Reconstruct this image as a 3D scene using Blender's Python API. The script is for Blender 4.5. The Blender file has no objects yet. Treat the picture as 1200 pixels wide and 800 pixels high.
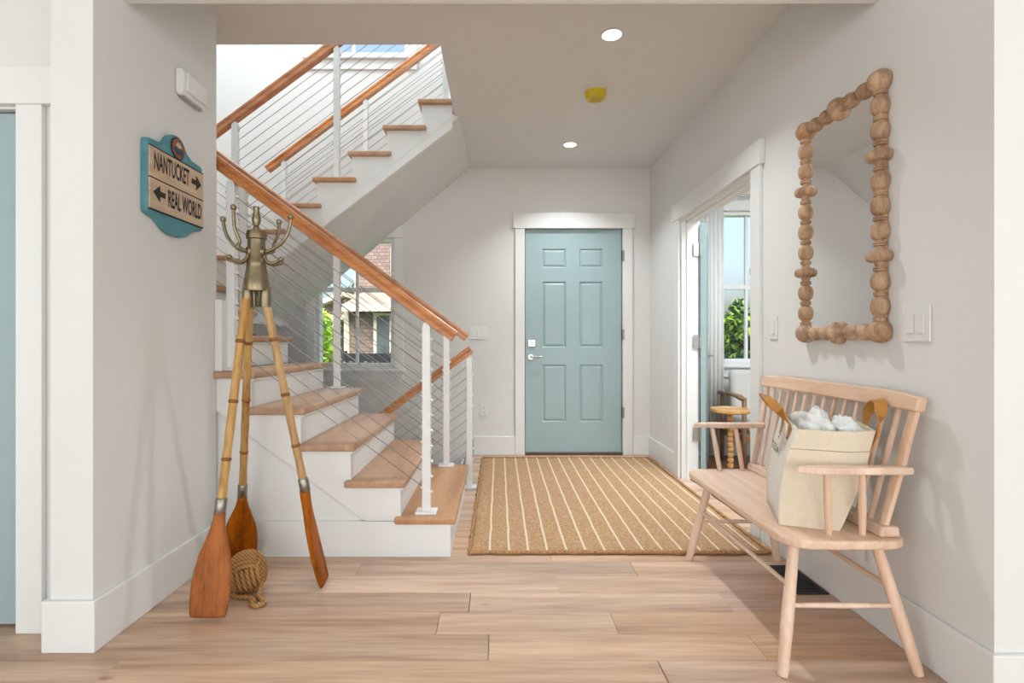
import bpy, bmesh, math, random
from mathutils import Vector, Matrix, noise
random.seed(7)
scene = bpy.context.scene
COL = scene.collection
H = 1.057            # camera height
K = 612.0            # focal length in pixels of a 1200 px wide frame
VX, VY = 585.0, 400.0

# ------------------------------------------------------------------ camera
cam_d = bpy.data.cameras.new('camera')
cam = bpy.data.objects.new('camera', cam_d); COL.objects.link(cam)
cam.location = (0, 0, H); cam.rotation_euler = (math.pi / 2, 0, 0)
cam_d.sensor_width = 36; cam_d.lens = 36 * K / 1200
cam_d.shift_x = 15 / 1200; cam_d.clip_start = 0.05
scene.camera = cam

# ------------------------------------------------------------------ world, sun, large lights, exposure
scene.view_settings.view_transform = 'Standard'
scene.view_settings.look = 'None'
scene.view_settings.gamma = 1
scene.view_settings.exposure = 0.15
scene.view_settings.use_curve_mapping = False
world = bpy.data.worlds.new('sky'); scene.world = world; world.use_nodes = True
wn = world.node_tree.nodes; wl = world.node_tree.links
sky = wn.new('ShaderNodeTexSky'); sky.sky_type = 'NISHITA'
sky.sun_disc = False; sky.sun_elevation = math.radians(48); sky.sun_rotation = math.radians(150)
sky.air_density = 1.0; sky.dust_density = 6; sky.ozone_density = .5
wl.new(sky.outputs[0], wn['Background'].inputs[0]); wn['Background'].inputs[1].default_value = 0.42

def light(name, kind, loc, energy, rot=(0, 0, 0), size=None, size_y=None, color=(1, 1, 1)):
    d = bpy.data.lights.new(name, kind); d.energy = energy; d.color = color
    if kind == 'AREA':
        d.shape = 'RECTANGLE' if size_y else 'DISK'; d.size = size
        if size_y: d.size_y = size_y
    o = bpy.data.objects.new(name, d); COL.objects.link(o); o.location = loc; o.rotation_euler = rot
    return o
R = math.radians
sun = light('sun', 'SUN', (0, -20, 30), 1.9, (R(33), 0, R(-25)), color=(1, .95, .88)); sun.data.angle = R(1)
# rear light: daylight of windows presumed behind the camera; side pair is added fill
DAY = (.845, .945, .985)
light('rear_window_daylight', 'AREA', (0.3, -6.9, 1.2), 165, (R(90), 0, 0), 5.6, 2.2, DAY)
light('right_fill_light', 'AREA', (3.1, -1.9, 1.3), 54, (R(90), 0, R(90)), 4.2, 2.2, DAY)  # unseen fill light added along the right wall of the front room
light('left_fill_light', 'AREA', (-3.1, -1.9, 1.3), 54, (R(90), 0, R(-90)), 4.2, 2.2, DAY)  # matching fill added on the left, in front of a closed wall
light('stair_fill_light', 'AREA', (-1.3, 3.9, 5.3), 72, (0, 0, 0), 2.2, 1.6, DAY)  # added area light to brighten the stairwell; the ceiling above it is closed
light('side_room_fill_light', 'AREA', (2.1, 2.6, 2.6), 60, (0, 0, 0), .8, 1.6, DAY)  # unseen area light added to brighten the curtain and window wall

# ------------------------------------------------------------------ materials
MATS = {}
def base_mat(name, rough=.5, metal=0., spec=.5):
    m = bpy.data.materials.new(name); m.use_nodes = True
    b = m.node_tree.nodes['Principled BSDF']
    b.inputs['Roughness'].default_value = rough; b.inputs['Metallic'].default_value = metal
    b.inputs['Specular IOR Level'].default_value = spec
    MATS[name] = m
    return m, m.node_tree.nodes, m.node_tree.links, b
def rgb(r, g, b): # sRGB 0-255 -> linear
    f = lambda c: (c / 255 / 12.92) if c / 255 <= .04045 else ((c / 255 + .055) / 1.055) ** 2.4
    return (f(r), f(g), f(b), 1)
def plain(name, col, rough=.5, metal=0., nscale=20, var=.04, bump=0., spec=.5):
    m, n, l, b = base_mat(name, rough, metal, spec)
    tc = n.new('ShaderNodeTexCoord'); t = n.new('ShaderNodeTexNoise'); t.inputs['Scale'].default_value = nscale; t.inputs['Detail'].default_value = 4
    l.new(tc.outputs['Object'], t.inputs['Vector'])
    r = n.new('ShaderNodeValToRGB')
    r.color_ramp.elements[0].position = .3; r.color_ramp.elements[1].position = .7
    r.color_ramp.elements[0].color = [c * (1 - var) for c in col[:3]] + [1]
    r.color_ramp.elements[1].color = [min(1, c * (1 + var)) for c in col[:3]] + [1]
    l.new(t.outputs['Fac'], r.inputs['Fac']); l.new(r.outputs[0], b.inputs['Base Color'])
    if bump:
        bp = n.new('ShaderNodeBump'); bp.inputs['Strength'].default_value = bump; bp.inputs['Distance'].default_value = .005
        l.new(t.outputs['Fac'], bp.inputs['Height']); l.new(bp.outputs[0], b.inputs['Normal'])
    return m
def wood(name, c1, c2, axis='X', rough=.45, scale=14, stretch=.08, random_tint=0., bump=.08, coords='Object', knots=False, spec=.5):
    m, n, l, b = base_mat(name, rough, 0, spec)
    tc = n.new('ShaderNodeTexCoord'); mp = n.new('ShaderNodeMapping')
    if coords == 'World':
        g = n.new('ShaderNodeNewGeometry'); src = g.outputs['Position']
    else: src = tc.outputs['Object']
    oi = n.new('ShaderNodeObjectInfo'); mul = n.new('ShaderNodeMath'); mul.operation = 'MULTIPLY'; mul.inputs[1].default_value = 53.
    l.new(oi.outputs['Random'], mul.inputs[0])
    ad = n.new('ShaderNodeVectorMath'); ad.operation = 'ADD'
    l.new(src, ad.inputs[0]); l.new(mul.outputs[0], ad.inputs[1])
    l.new(ad.outputs[0], mp.inputs['Vector'])
    s = [1, 1, 1]; s['XYZ'.index(axis)] = stretch
    mp.inputs['Scale'].default_value = s
    t = n.new('ShaderNodeTexNoise'); t.inputs['Scale'].default_value = scale; t.inputs['Detail'].default_value = 7; t.inputs['Distortion'].default_value = .6
    l.new(mp.outputs[0], t.inputs['Vector'])
    t2 = n.new('ShaderNodeTexNoise'); t2.inputs['Scale'].default_value = scale * 6; t2.inputs['Detail'].default_value = 3
    l.new(mp.outputs[0], t2.inputs['Vector'])
    mx = n.new('ShaderNodeMath'); mx.operation = 'MULTIPLY_ADD'; mx.inputs[1].default_value = .35
    l.new(t2.outputs['Fac'], mx.inputs[0]); 
    sc = n.new('ShaderNodeMath'); sc.operation = 'MULTIPLY'; sc.inputs[1].default_value = .75; l.new(t.outputs['Fac'], sc.inputs[0])
    l.new(sc.outputs[0], mx.inputs[2])
    r = n.new('ShaderNodeValToRGB'); r.color_ramp.elements[0].position = .36; r.color_ramp.elements[1].position = .68
    r.color_ramp.elements[0].color = c1; r.color_ramp.elements[1].color = c2
    l.new(mx.outputs[0], r.inputs['Fac'])
    out = r.outputs[0]
    if random_tint:
        hv = n.new('ShaderNodeHueSaturation'); ma = n.new('ShaderNodeMapRange')
        ma.inputs['To Min'].default_value = 1 - random_tint; ma.inputs['To Max'].default_value = 1 + random_tint
        l.new(oi.outputs['Random'], ma.inputs['Value']); l.new(ma.outputs[0], hv.inputs['Value'])
        ms = n.new('ShaderNodeMath'); ms.operation = 'FRACT'; mm = n.new('ShaderNodeMath'); mm.operation = 'MULTIPLY'; mm.inputs[1].default_value = 7.3
        l.new(oi.outputs['Random'], mm.inputs[0]); l.new(mm.outputs[0], ms.inputs[0])
        mb = n.new('ShaderNodeMapRange'); mb.inputs['To Min'].default_value = .82; mb.inputs['To Max'].default_value = 1.1
        l.new(ms.outputs[0], mb.inputs['Value']); l.new(mb.outputs[0], hv.inputs['Saturation'])
        l.new(out, hv.inputs['Color']); out = hv.outputs[0]
    if knots:
        v = n.new('ShaderNodeTexVoronoi'); v.inputs['Scale'].default_value = 2.2
        mk = n.new('ShaderNodeMapping'); mk.inputs['Scale'].default_value = [.55, 1.3, 1.3]
        l.new(ad.outputs[0], mk.inputs['Vector']); l.new(mk.outputs[0], v.inputs['Vector'])
        rk = n.new('ShaderNodeValToRGB'); rk.color_ramp.elements[0].position = .015; rk.color_ramp.elements[1].position = .05
        rk.color_ramp.elements[0].color = (.45, .4, .38, 1); rk.color_ramp.elements[1].color = (1, 1, 1, 1)
        l.new(v.outputs['Distance'], rk.inputs['Fac'])
        mi = n.new('ShaderNodeMix'); mi.data_type = 'RGBA'; mi.blend_type = 'MULTIPLY'; mi.inputs['Factor'].default_value = 1
        l.new(out, mi.inputs['A']); l.new(rk.outputs[0], mi.inputs['B']); out = mi.outputs['Result']
    l.new(out, b.inputs['Base Color'])
    if bump:
        bp = n.new('ShaderNodeBump'); bp.inputs['Strength'].default_value = bump; bp.inputs['Distance'].default_value = .003
        l.new(mx.outputs[0], bp.inputs['Height']); l.new(bp.outputs[0], b.inputs['Normal'])
    return m

plain('wall', (.80, .79, .775), .85, nscale=2, var=.012)
plain('ceiling', (.79, .79, .785), .9, nscale=2, var=.012)
plain('trim', (.84, .838, .83), .45, nscale=6, var=.01)
plain('white_metal', (.82, .82, .82), .35, nscale=30, var=.02)
plain('teal', (.355, .468, .488), .42, nscale=8, var=.02)
plain('white_plastic', (.82, .81, .79), .3, nscale=10, var=.01)
wood('oak_floor', rgb(172, 133, 107), rgb(222, 189, 161), 'X', .33, 11, .07, .10, .06, 'World', True)
wood('oak_tread', rgb(170, 126, 94), rgb(200, 158, 124), 'Y', .38, 10, .1, .04, .04, 'World')
wood('oak_tread_long', rgb(176, 130, 98), rgb(206, 162, 126), 'Y', .38, 10, .1, .04, .04, 'World')
wood('rail_wood', rgb(168, 92, 38), rgb(210, 136, 68), 'X', .34, 16, .1, .05, .03)
wood('bench_wood', rgb(216, 179, 152), rgb(240, 209, 186), 'Y', .42, 16, .12, .03, .04)
wood('bench_wood_z', rgb(216, 179, 152), rgb(240, 209, 186), 'Z', .42, 16, .12, .03, .04)
wood('mirror_wood', rgb(134, 99, 70), rgb(204, 166, 130), 'Z', .6, 22, .3, .08, .3)
wood('mirror_wood_y', rgb(134, 99, 70), rgb(204, 166, 130), 'Y', .6, 22, .3, .08, .3)
wood('blade_wood', rgb(108, 54, 16), rgb(178, 100, 34), 'Z', .5, 14, .15, .05, .06, spec=.15)
wood('bamboo', rgb(156, 110, 56), rgb(206, 166, 104), 'Z', .4, 16, .1, .05, .05)
wood('bamboo_node', rgb(110, 66, 28), rgb(150, 98, 46), 'Z', .5, 16, .3)
wood('table_wood', rgb(186, 134, 80), rgb(216, 170, 112), 'Z', .4, 14, .2)
wood('dark_floor', rgb(112, 76, 54), rgb(150, 108, 80), 'X', .35, 9, .1, .15, .05, 'World')
wood('chair_wood', rgb(116, 84, 62), rgb(150, 112, 84), 'X', .4, 14, .2)
wood('sign_wood', rgb(178, 148, 122), rgb(216, 192, 166), 'Y', .7, 22, .1, .04, .1)
plain('sign_teal', rgb(84, 144, 156), .5, nscale=30, var=.16, bump=.1)
plain('sign_ink', (.025, .022, .02), .7, nscale=60, var=.4)
plain('sign_rust', rgb(140, 92, 66), .6, nscale=60, var=.3)
plain('sign_navy', rgb(52, 66, 92), .6, nscale=60, var=.3)
plain('brass', rgb(140, 128, 104), .36, 1., nscale=30, var=.2)
plain('pewter', rgb(150, 146, 138), .35, 1., nscale=40, var=.2)
plain('steel', rgb(176, 176, 174), .35, 1., nscale=40, var=.1)
plain('nickel', rgb(188, 184, 176), .28, 1., nscale=40, var=.06)
plain('cable', rgb(160, 158, 156), .4, .6, nscale=40, var=.05)
plain('black', (.016, .016, .017), .5, nscale=30, var=.2)
plain('shadow_gap', (.03, .028, .026), .8)
plain('threshold', rgb(98, 66, 48), .5, nscale=20, var=.2)
plain('yellow', rgb(222, 200, 34), .4, nscale=20, var=.05)
plain('yellow_grill', rgb(196, 150, 40), .4, nscale=20, var=.05)
plain('canvas', rgb(228, 213, 191), .85, nscale=160, var=.05, bump=.25)
plain('canvas_white', rgb(232, 226, 216), .85, nscale=160, var=.03, bump=.25)
plain('print_ink', rgb(112, 104, 100), .9)
plain('canvas_seam', rgb(176, 150, 118), .9)
plain('leather', rgb(186, 128, 58), .5, nscale=30, var=.12, bump=.1)
plain('leather_dark', rgb(96, 66, 40), .55, nscale=30, var=.15)
plain('cloth', (.82, .82, .80), .9, nscale=14, var=.03, bump=.2)
plain('cloth_dark', (.10, .10, .10), .9, nscale=14, var=.1)
plain('chair_fabric', rgb(206, 202, 196), .95, nscale=120, var=.05, bump=.2)
plain('curtain', (.80, .79, .77), .9, nscale=10, var=.02)
plain('grass', rgb(96, 128, 62), .9, nscale=2, var=.3)
plain('leaf_bright', rgb(160, 196, 76), .6, nscale=8, var=.35)
plain('leaf_dark', rgb(54, 84, 46), .6, nscale=8, var=.35)
plain('bark', rgb(84, 70, 56), .9, nscale=20, var=.3)
plain('house_trim', rgb(232, 222, 204), .6, nscale=8, var=.03)
plain('house_roof', rgb(158, 146, 138), .9, nscale=30, var=.15)
plain('fence_dark', rgb(52, 56, 62), .7, nscale=12, var=.15)
plain('hedge_wall', rgb(150, 146, 138), .9, nscale=8, var=.3)
plain('window_dark', rgb(86, 98, 106), .15, nscale=3, var=.2)

def rope_mat():
    m, n, l, b = base_mat('rope', .85)
    tc = n.new('ShaderNodeTexCoord'); w = n.new('ShaderNodeTexWave'); w.bands_direction = 'DIAGONAL'
    w.inputs['Scale'].default_value = 34; w.inputs['Distortion'].default_value = 1.0; l.new(tc.outputs['Object'], w.inputs['Vector'])
    r = n.new('ShaderNodeValToRGB'); r.color_ramp.elements[0].color = rgb(158, 110, 60); r.color_ramp.elements[1].color = rgb(196, 148, 90)
    l.new(w.outputs['Fac'], r.inputs['Fac']); l.new(r.outputs[0], b.inputs['Base Color'])
    bp = n.new('ShaderNodeBump'); bp.inputs['Strength'].default_value = .6; bp.inputs['Distance'].default_value = .004
    l.new(w.outputs['Fac'], bp.inputs['Height']); l.new(bp.outputs[0], b.inputs['Normal'])
rope_mat()
def rug_mat():
    m, n, l, b = base_mat('jute', .95, 0, .1)
    tc = n.new('ShaderNodeTexCoord')
    w = n.new('ShaderNodeTexWave'); w.bands_direction = 'Y'; w.inputs['Scale'].default_value = 22; w.inputs['Distortion'].default_value = 3; w.inputs['Detail'].default_value = 3; w.inputs['Detail Scale'].default_value = 6
    l.new(tc.outputs['Object'], w.inputs['Vector'])
    nz = n.new('ShaderNodeTexNoise'); nz.inputs['Scale'].default_value = 110; nz.inputs['Detail'].default_value = 3; l.new(tc.outputs['Object'], nz.inputs['Vector'])
    ad = n.new('ShaderNodeMath'); ad.operation = 'MULTIPLY_ADD'; ad.inputs[1].default_value = .35
    l.new(w.outputs['Fac'], ad.inputs[0]); l.new(nz.outputs['Fac'], ad.inputs[2])
    r = n.new('ShaderNodeValToRGB'); r.color_ramp.elements[0].position = .4; r.color_ramp.elements[1].position = .95
    r.color_ramp.elements[0].color = rgb(156, 114, 78); r.color_ramp.elements[1].color = rgb(216, 180, 142)
    l.new(ad.outputs[0], r.inputs['Fac']); l.new(r.outputs[0], b.inputs['Base Color'])
    bp = n.new('ShaderNodeBump'); bp.inputs['Strength'].default_value = .8; bp.inputs['Distance'].default_value = .006
    l.new(ad.outputs[0], bp.inputs['Height']); l.new(bp.outputs[0], b.inputs['Normal'])
rug_mat()
plain('jute_edge', rgb(176, 132, 88), .95, nscale=130, var=.5, bump=.9)
plain('stripe', rgb(226, 208, 184), .95, nscale=90, var=.1, bump=.5)
def shingle_mat():
    m, n, l, b = base_mat('shingle', .9)
    tc = n.new('ShaderNodeTexCoord'); mp = n.new('ShaderNodeMapping'); mp.inputs['Rotation'].default_value = (R(90), 0, 0)
    l.new(tc.outputs['Object'], mp.inputs['Vector'])
    bk = n.new('ShaderNodeTexBrick'); bk.inputs['Scale'].default_value = 1; bk.inputs['Brick Width'].default_value = .13; bk.inputs['Row Height'].default_value = .085
    bk.inputs['Mortar Size'].default_value = .006; bk.inputs['Color1'].default_value = rgb(158, 138, 130); bk.inputs['Color2'].default_value = rgb(132, 119, 118); bk.inputs['Mortar'].default_value = rgb(102, 90, 90)
    l.new(mp.outputs[0], bk.inputs['Vector']); l.new(bk.outputs['Color'], b.inputs['Base Color'])
    bp = n.new('ShaderNodeBump'); bp.inputs['Strength'].default_value = .6; bp.inputs['Distance'].default_value = .02
    bp.invert = True; l.new(bk.outputs['Fac'], bp.inputs['Height']); l.new(bp.outputs[0], b.inputs['Normal'])
shingle_mat()
def glass_mat():
    m = bpy.data.materials.new('glass'); m.use_nodes = True; n = m.node_tree.nodes; l = m.node_tree.links
    n.remove(n['Principled BSDF'])
    t = n.new('ShaderNodeBsdfTransparent'); t.inputs[0].default_value = (.96, .98, .98, 1)
    g = n.new('ShaderNodeBsdfGlossy'); g.inputs['Roughness'].default_value = .02
    mx = n.new('ShaderNodeMixShader'); mx.inputs[0].default_value = .02
    l.new(t.outputs[0], mx.inputs[1]); l.new(g.outputs[0], mx.inputs[2]); l.new(mx.outputs[0], n['Material Output'].inputs[0])
    MATS['glass'] = m
glass_mat()
m, n, l, b = base_mat('mirror', .01, 1.); b.inputs['Base Color'].default_value = (.9, .91, .91, 1)
m, n, l, b = base_mat('lamp_glow', .5); b.inputs['Emission Color'].default_value = (1, .97, .92, 1); b.inputs['Emission Strength'].default_value = 6

# ------------------------------------------------------------------ mesh helpers
WLOC = {}
class MB:
    def __init__(s): s.v = []; s.f = []
    def add(s, vs, fs):
        o = len(s.v); s.v += [Vector(p) for p in vs]; s.f += [[i + o for i in f] for f in fs]; return s
    def box(s, x0, x1, y0, y1, z0, z1):
        return s.add([(x0, y0, z0), (x1, y0, z0), (x1, y1, z0), (x0, y1, z0), (x0, y0, z1), (x1, y0, z1), (x1, y1, z1), (x0, y1, z1)],
                     [(3, 2, 1, 0), (4, 5, 6, 7), (0, 1, 5, 4), (1, 2, 6, 5), (2, 3, 7, 6), (3, 0, 4, 7)])
    def prism(s, poly, axis, a, b):
        def P(p, c):
            return {'X': (c, p[0], p[1]), 'Y': (p[0], c, p[1]), 'Z': (p[0], p[1], c)}[axis]
        n = len(poly)
        vs = [P(p, a) for p in poly] + [P(p, b) for p in poly]
        return s.add(vs, [list(range(n))[::-1], list(range(n, 2 * n))] + [(i, (i + 1) % n, (i + 1) % n + n, i + n) for i in range(n)])
    def rings(s, rings, cap=True, closed=False):
        n = len(rings[0]); vs = [p for r in rings for p in r]; fs = []
        m = len(rings)
        for i in range(m if closed else m - 1):
            for j in range(n):
                a = i * n + j; b2 = i * n + (j + 1) % n; c = ((i + 1) % m) * n + (j + 1) % n; d = ((i + 1) % m) * n + j
                fs.append((a, b2, c, d))
        if cap and not closed: fs += [list(range(n))[::-1], list(range((m - 1) * n, m * n))]
        return s.add(vs, fs)
    def tube(s, path, rad, seg=10, closed=False, cap=True):
        path = [Vector(p) for p in path]; n = len(path); rs = []
        if not isinstance(rad, (list, tuple)): rad = [rad] * n
        up = None
        for i, p in enumerate(path):
            if closed: d = path[(i + 1) % n] - path[i - 1]
            else: d = path[min(i + 1, n - 1)] - path[max(i - 1, 0)]
            d.normalize()
            if up is None: up = Vector((0, 0, 1)) if abs(d.z) < .9 else Vector((1, 0, 0))
            a = d.cross(up).normalized(); up = a.cross(d).normalized()
            rs.append([p + rad[i] * (math.cos(t) * a + math.sin(t) * up) for t in [2 * math.pi * j / seg for j in range(seg)]])
        return s.rings(rs, cap, closed)
    def lathe(s, prof, origin, axis=(0, 0, 1), seg=20):
        ax = Vector(axis).normalized(); o = Vector(origin)
        a = ax.cross(Vector((1, 0, 0)) if abs(ax.x) < .9 else Vector((0, 1, 0))).normalized(); b2 = ax.cross(a)
        return s.rings([[o + ax * h + max(r, 1e-4) * (math.cos(t) * a + math.sin(t) * b2) for t in [2 * math.pi * j / seg for j in range(seg)]] for h, r in prof])
    def sweep(s, path, wdir, hw, ht, nseg=10):
        """elliptical-ish loft: half widths hw along wdir, half thickness ht"""
        path = [Vector(p) for p in path]; n = len(path); rs = []
        for i, p in enumerate(path):
            d = (path[min(i + 1, n - 1)] - path[max(i - 1, 0)]).normalized()
            w = Vector(wdir); w = (w - d * w.dot(d)).normalized(); t = d.cross(w)
            r = []
            for j in range(nseg):
                a = 2 * math.pi * j / nseg
                c, sn = math.cos(a), math.sin(a)
                r.append(p + w * hw[i] * math.copysign(abs(c) ** .7, c) + t * ht[i] * math.copysign(abs(sn) ** .7, sn))
            rs.append(r)
        return s.rings(rs)
    def build(s, name, mat, parent=None, bevel=0., smooth=False, seg=2, sub=0):
        c = Vector((0, 0, 0))
        if s.v:
            lo = Vector([min(p[i] for p in s.v) for i in range(3)]); hi = Vector([max(p[i] for p in s.v) for i in range(3)])
            c = Vector(((lo.x + hi.x) / 2, (lo.y + hi.y) / 2, lo.z if parent is None else (lo.z + hi.z) / 2))
        me = bpy.data.meshes.new(name)
        me.from_pydata([tuple(p - c) for p in s.v], [], s.f)
        bm = bmesh.new(); bm.from_mesh(me); bmesh.ops.recalc_face_normals(bm, faces=bm.faces); bm.to_mesh(me); bm.free()
        me.materials.append(MATS[mat])
        if smooth:
            for p in me.polygons: p.use_smooth = True
            if smooth == 'auto':
                try: me.set_sharp_from_angle(angle=R(40))
                except Exception: pass
        o = bpy.data.objects.new(name, me); COL.objects.link(o)
        WLOC[o.name] = c
        if parent is not None:
            o.parent = parent; o.location = c - WLOC[parent.name]
        else: o.location = c
        if bevel:
            md = o.modifiers.new('bevel', 'BEVEL'); md.width = bevel; md.segments = seg; md.limit_method = 'ANGLE'; md.angle_limit = R(40)
        if sub:
            md = o.modifiers.new('sub', 'SUBSURF'); md.levels = sub; md.render_levels = sub
        return o
def tag(o, label, cat, group=None, kind=None):
    o['label'] = label; o['category'] = cat
    if group: o['group'] = group
    if kind: o['kind'] = kind
    return o
def thing(name, label, cat, loc, group=None, kind=None):
    o = bpy.data.objects.new(name, None); COL.objects.link(o); o.location = loc; o.empty_display_size = .1
    WLOC[o.name] = Vector(loc)
    return tag(o, label, cat, group, kind)
def box(name, mat, dims, parent=None, bevel=0., **k):
    return MB().box(*dims).build(name, mat, parent, bevel, **k)
def at(u, v, Y): return Vector(((u - VX) * Y / K, Y, H + (VY - v) * Y / K))
def holes(mb, axis, p0, p1, a0, a1, z0, z1, hs):
    """wall slab from p0 to p1 on its normal axis, a0..a1 along, with rectangular holes (a,b,za,zb)"""
    As = sorted({a0, a1} | {min(max(q, a0), a1) for h in hs for q in h[:2]}); Zs = sorted({z0, z1} | {min(max(q, z0), z1) for h in hs for q in h[2:]})
    for i in range(len(As) - 1):
        for j in range(len(Zs) - 1):
            ca, cz = (As[i] + As[i + 1]) / 2, (Zs[j] + Zs[j + 1]) / 2
            if any(h[0] < ca < h[1] and h[2] < cz < h[3] for h in hs): continue
            if axis == 'Y': mb.box(As[i], As[i + 1], p0, p1, Zs[j], Zs[j + 1])
            elif axis == 'X': mb.box(p0, p1, As[i], As[i + 1], Zs[j], Zs[j + 1])
            else: mb.box(As[i], As[i + 1], Zs[j], Zs[j + 1], p0, p1)
    bmv = mb
    return mb
def structure(o, label, cat): return tag(o, label, cat, None, 'structure')
def text_mesh(mb, s, origin, right, up, height, width, bold=.0, depth=.001):
    cu = bpy.data.curves.new('t', 'FONT'); cu.body = s; cu.size = 1; cu.offset = bold; cu.extrude = 0; cu.resolution_u = 3
    ob = bpy.data.objects.new('t', cu); COL.objects.link(ob)
    dg = bpy.context.evaluated_depsgraph_get(); dg.update()
    me = bpy.data.meshes.new_from_object(ob.evaluated_get(dg))
    xs = [v.co.x for v in me.vertices]; ys = [v.co.y for v in me.vertices]
    x0, x1, y0, y1 = min(xs), max(xs), min(ys), max(ys)
    right = Vector(right).normalized(); up = Vector(up).normalized(); nrm = right.cross(up)
    vs = [Vector(origin) + right * ((v.co.x - x0) / (x1 - x0) * width) + up * ((v.co.y - y0) / (y1 - y0) * height) + nrm * depth for v in me.vertices]
    mb.add(vs, [list(p.vertices) for p in me.polygons])
    bpy.data.objects.remove(ob); bpy.data.curves.remove(cu); bpy.data.meshes.remove(me)

# ================================================================== SETTING
D = 4.866; CE = 2.67; XL = -1.39; XR = 1.405; ST = 2.567; SB = 3.65
# ---- floor: sub-floor with separate planks
fl = holes(MB(), 'Z', -.12, -.018, -3.2, 4.5, -7.0, D, [(-2.9, -.30, 3.72, D)])
floor = structure(fl.build('floor', 'oak_floor'), 'light oak plank floor running across the hall', 'floor')
WLOC[floor.name] = Vector(floor.location)
plank_me = {}
def plank(x0, x1, y0, y1, parent, mat='oak_floor'):
    g = .0009
    L = round(x1 - x0, 2); key = (L, round(y1 - y0, 3), mat)
    if key not in plank_me:
        b = MB().box(-L / 2, L / 2, -(y1 - y0) / 2 + g, (y1 - y0) / 2 - g, -.018, 0)
        me = bpy.data.meshes.new('plank'); me.from_pydata([tuple(p) for p in b.v], [], b.f)
        me.materials.append(MATS[mat]); bm = bmesh.new(); bm.from_mesh(me)
        bmesh.ops.bevel(bm, geom=[e for e in bm.edges if all(v.co.z > -.001 for v in e.verts)], offset=.0012, segments=1, affect='EDGES')
        bmesh.ops.recalc_face_normals(bm, faces=bm.faces); bm.to_mesh(me); bm.free(); plank_me[key] = me
    o = bpy.data.objects.new('plank', plank_me[key]); COL.objects.link(o)
    o.parent = parent; o.location = Vector(((x0 + x1) / 2 , (y0 + y1) / 2, 0)) - WLOC[parent.name]
PW = .1555; Y0 = 1.731
known = {0: [573, 888], 1: [514, 720], 2: [850], 3: [653], 4: [743], 5: [645], -1: [120, 780]}
for i in range(-9, 21):
    ya, yb = Y0 + PW * i, Y0 + PW * (i + 1)
    if ya > D: break
    yb = min(yb, D)
    xa, xb = -3.2, (3.2 if yb < 1.5 else XR + .06)
    if ya > 1.95 and ya < 3.6: xa = -1.5
    if yb > 3.71: xa = -.30
    ym = (ya + yb) / 2
    js = sorted((u - VX) * ym / K for u in known.get(i, []))
    if not js: js = [random.uniform(-.9, 1.0)]
    x = js[0]
    while x > xa + .4: x -= random.uniform(1.0, 1.9); js.append(x)
    x = max(js)
    while x < xb - .4: x += random.uniform(1.0, 1.9); js.append(x)
    js = sorted([q for q in js if xa + .15 < q < xb - .15]); js = [xa] + js + [xb]
    for a, b2 in zip(js, js[1:]):
        L = round(b2 - a, 2)
        plank(a, a + L - .0006, ya, yb, floor)
# dark planks of the side room
for i in range(12):
    ya = 3.0 + .1555 * i
    if ya + .1555 > D: break
    for a, b2 in ((XR + .065, 2.3 + .3 * (i % 3)), (2.3 + .3 * (i % 3), 4.4)):
        plank(a, b2, ya, ya + .1555, floor, 'dark_floor')

# ---- ceiling with stairwell opening
ce = MB().box(-3.2, 4.5, -7.0, 2.84, CE, CE + .3).box(-.32, 4.5, 2.84, D, CE, CE + .3)
structure(ce.build('ceiling', 'ceiling'), 'flat grey-white ceiling with stairwell opening', 'ceiling')
structure(box('trim_1', 'trim', (XL, XR, 1.79, 1.947, 2.316, CE)), 'white header beam across the hall entrance', 'trim')

# ---- walls
LW = (-1.71, -.978, .82, 2.02)    # lower window opening (x0,x1,z0,z1)
UW = (-1.71, -.85, 3.72, 4.95)    # upper window
RW = (2.055, 2.80, .86, 2.27)     # side room window
DR = (.239, 1.148, 0, 2.107)      # front door opening
wb = holes(MB(), 'Y', D, D + .14, -3.0, 4.5, -1.6, 5.4, [LW, UW, RW, DR])
structure(wb.build('wall_back', 'wall'), 'white back wall around the blue front door', 'wall')
wr = holes(MB(), 'X', XR, XR + .125, 1.6, D, 0, CE, [(2.88, 4.04, 0, 2.0)])
structure(wr.build('wall_right', 'wall'), 'white right wall with mirror and side doorway', 'wall')
structure(box('wall_right_return', 'wall', (XR, 4.5, 1.482, 1.6, 0, CE)), 'white wall return at the right edge', 'wall')
structure(box('wall_left', 'wall', (XL - .145, XL, 1.787, ST, 0, CE)), 'short white left wall with hanging sign', 'wall')
structure(box('wall_stair', 'wall', (-3.0, XL - .02, ST - .12, ST, 0, CE)), 'white wall beside upper lower-flight steps', 'wall')
wc = holes(MB(), 'Y', 1.91, 2.02, -3.2, XL - .145, 0, CE, [(-2.53, -1.75, 0, 1.907)])
structure(wc.build('wall_closet', 'wall'), 'white wall around pale blue door at far left', 'wall')
structure(MB().box(-3.1, -3.0, ST - .12, D + .14, -1.6, 5.4).build('wall_stairwell_left', 'wall'), 'white far left wall of the stairwell', 'wall')
structure(MB().box(-3.3, -3.2, -7.0, 2.0, 0, CE).build('wall_front_room_left', 'wall'), 'white left wall of the front room', 'wall')
structure(MB().box(3.2, 3.3, -7.0, 1.6, 0, CE).build('wall_front_room_right', 'wall'), 'white right wall of the front room', 'wall')
structure(MB().box(-3.3, 3.3, -7.1, -7.0, 0, CE).build('wall_front_room_rear', 'wall'), 'white rear wall behind the viewer', 'wall')
structure(MB().box(4.5, 4.6, 1.482, D + .14, 0, CE).build('wall_side_room_right', 'wall'), 'white far wall of the side room', 'wall')
up = MB().box(-3.1, 1.5, 2.72, 2.84, CE + .3, 5.4).box(1.4, 1.5, 2.84, D, CE + .3, 5.4)
structure(up.build('wall_upper_floor', 'wall'), 'white upper floor walls around the stairwell', 'wall')
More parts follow.
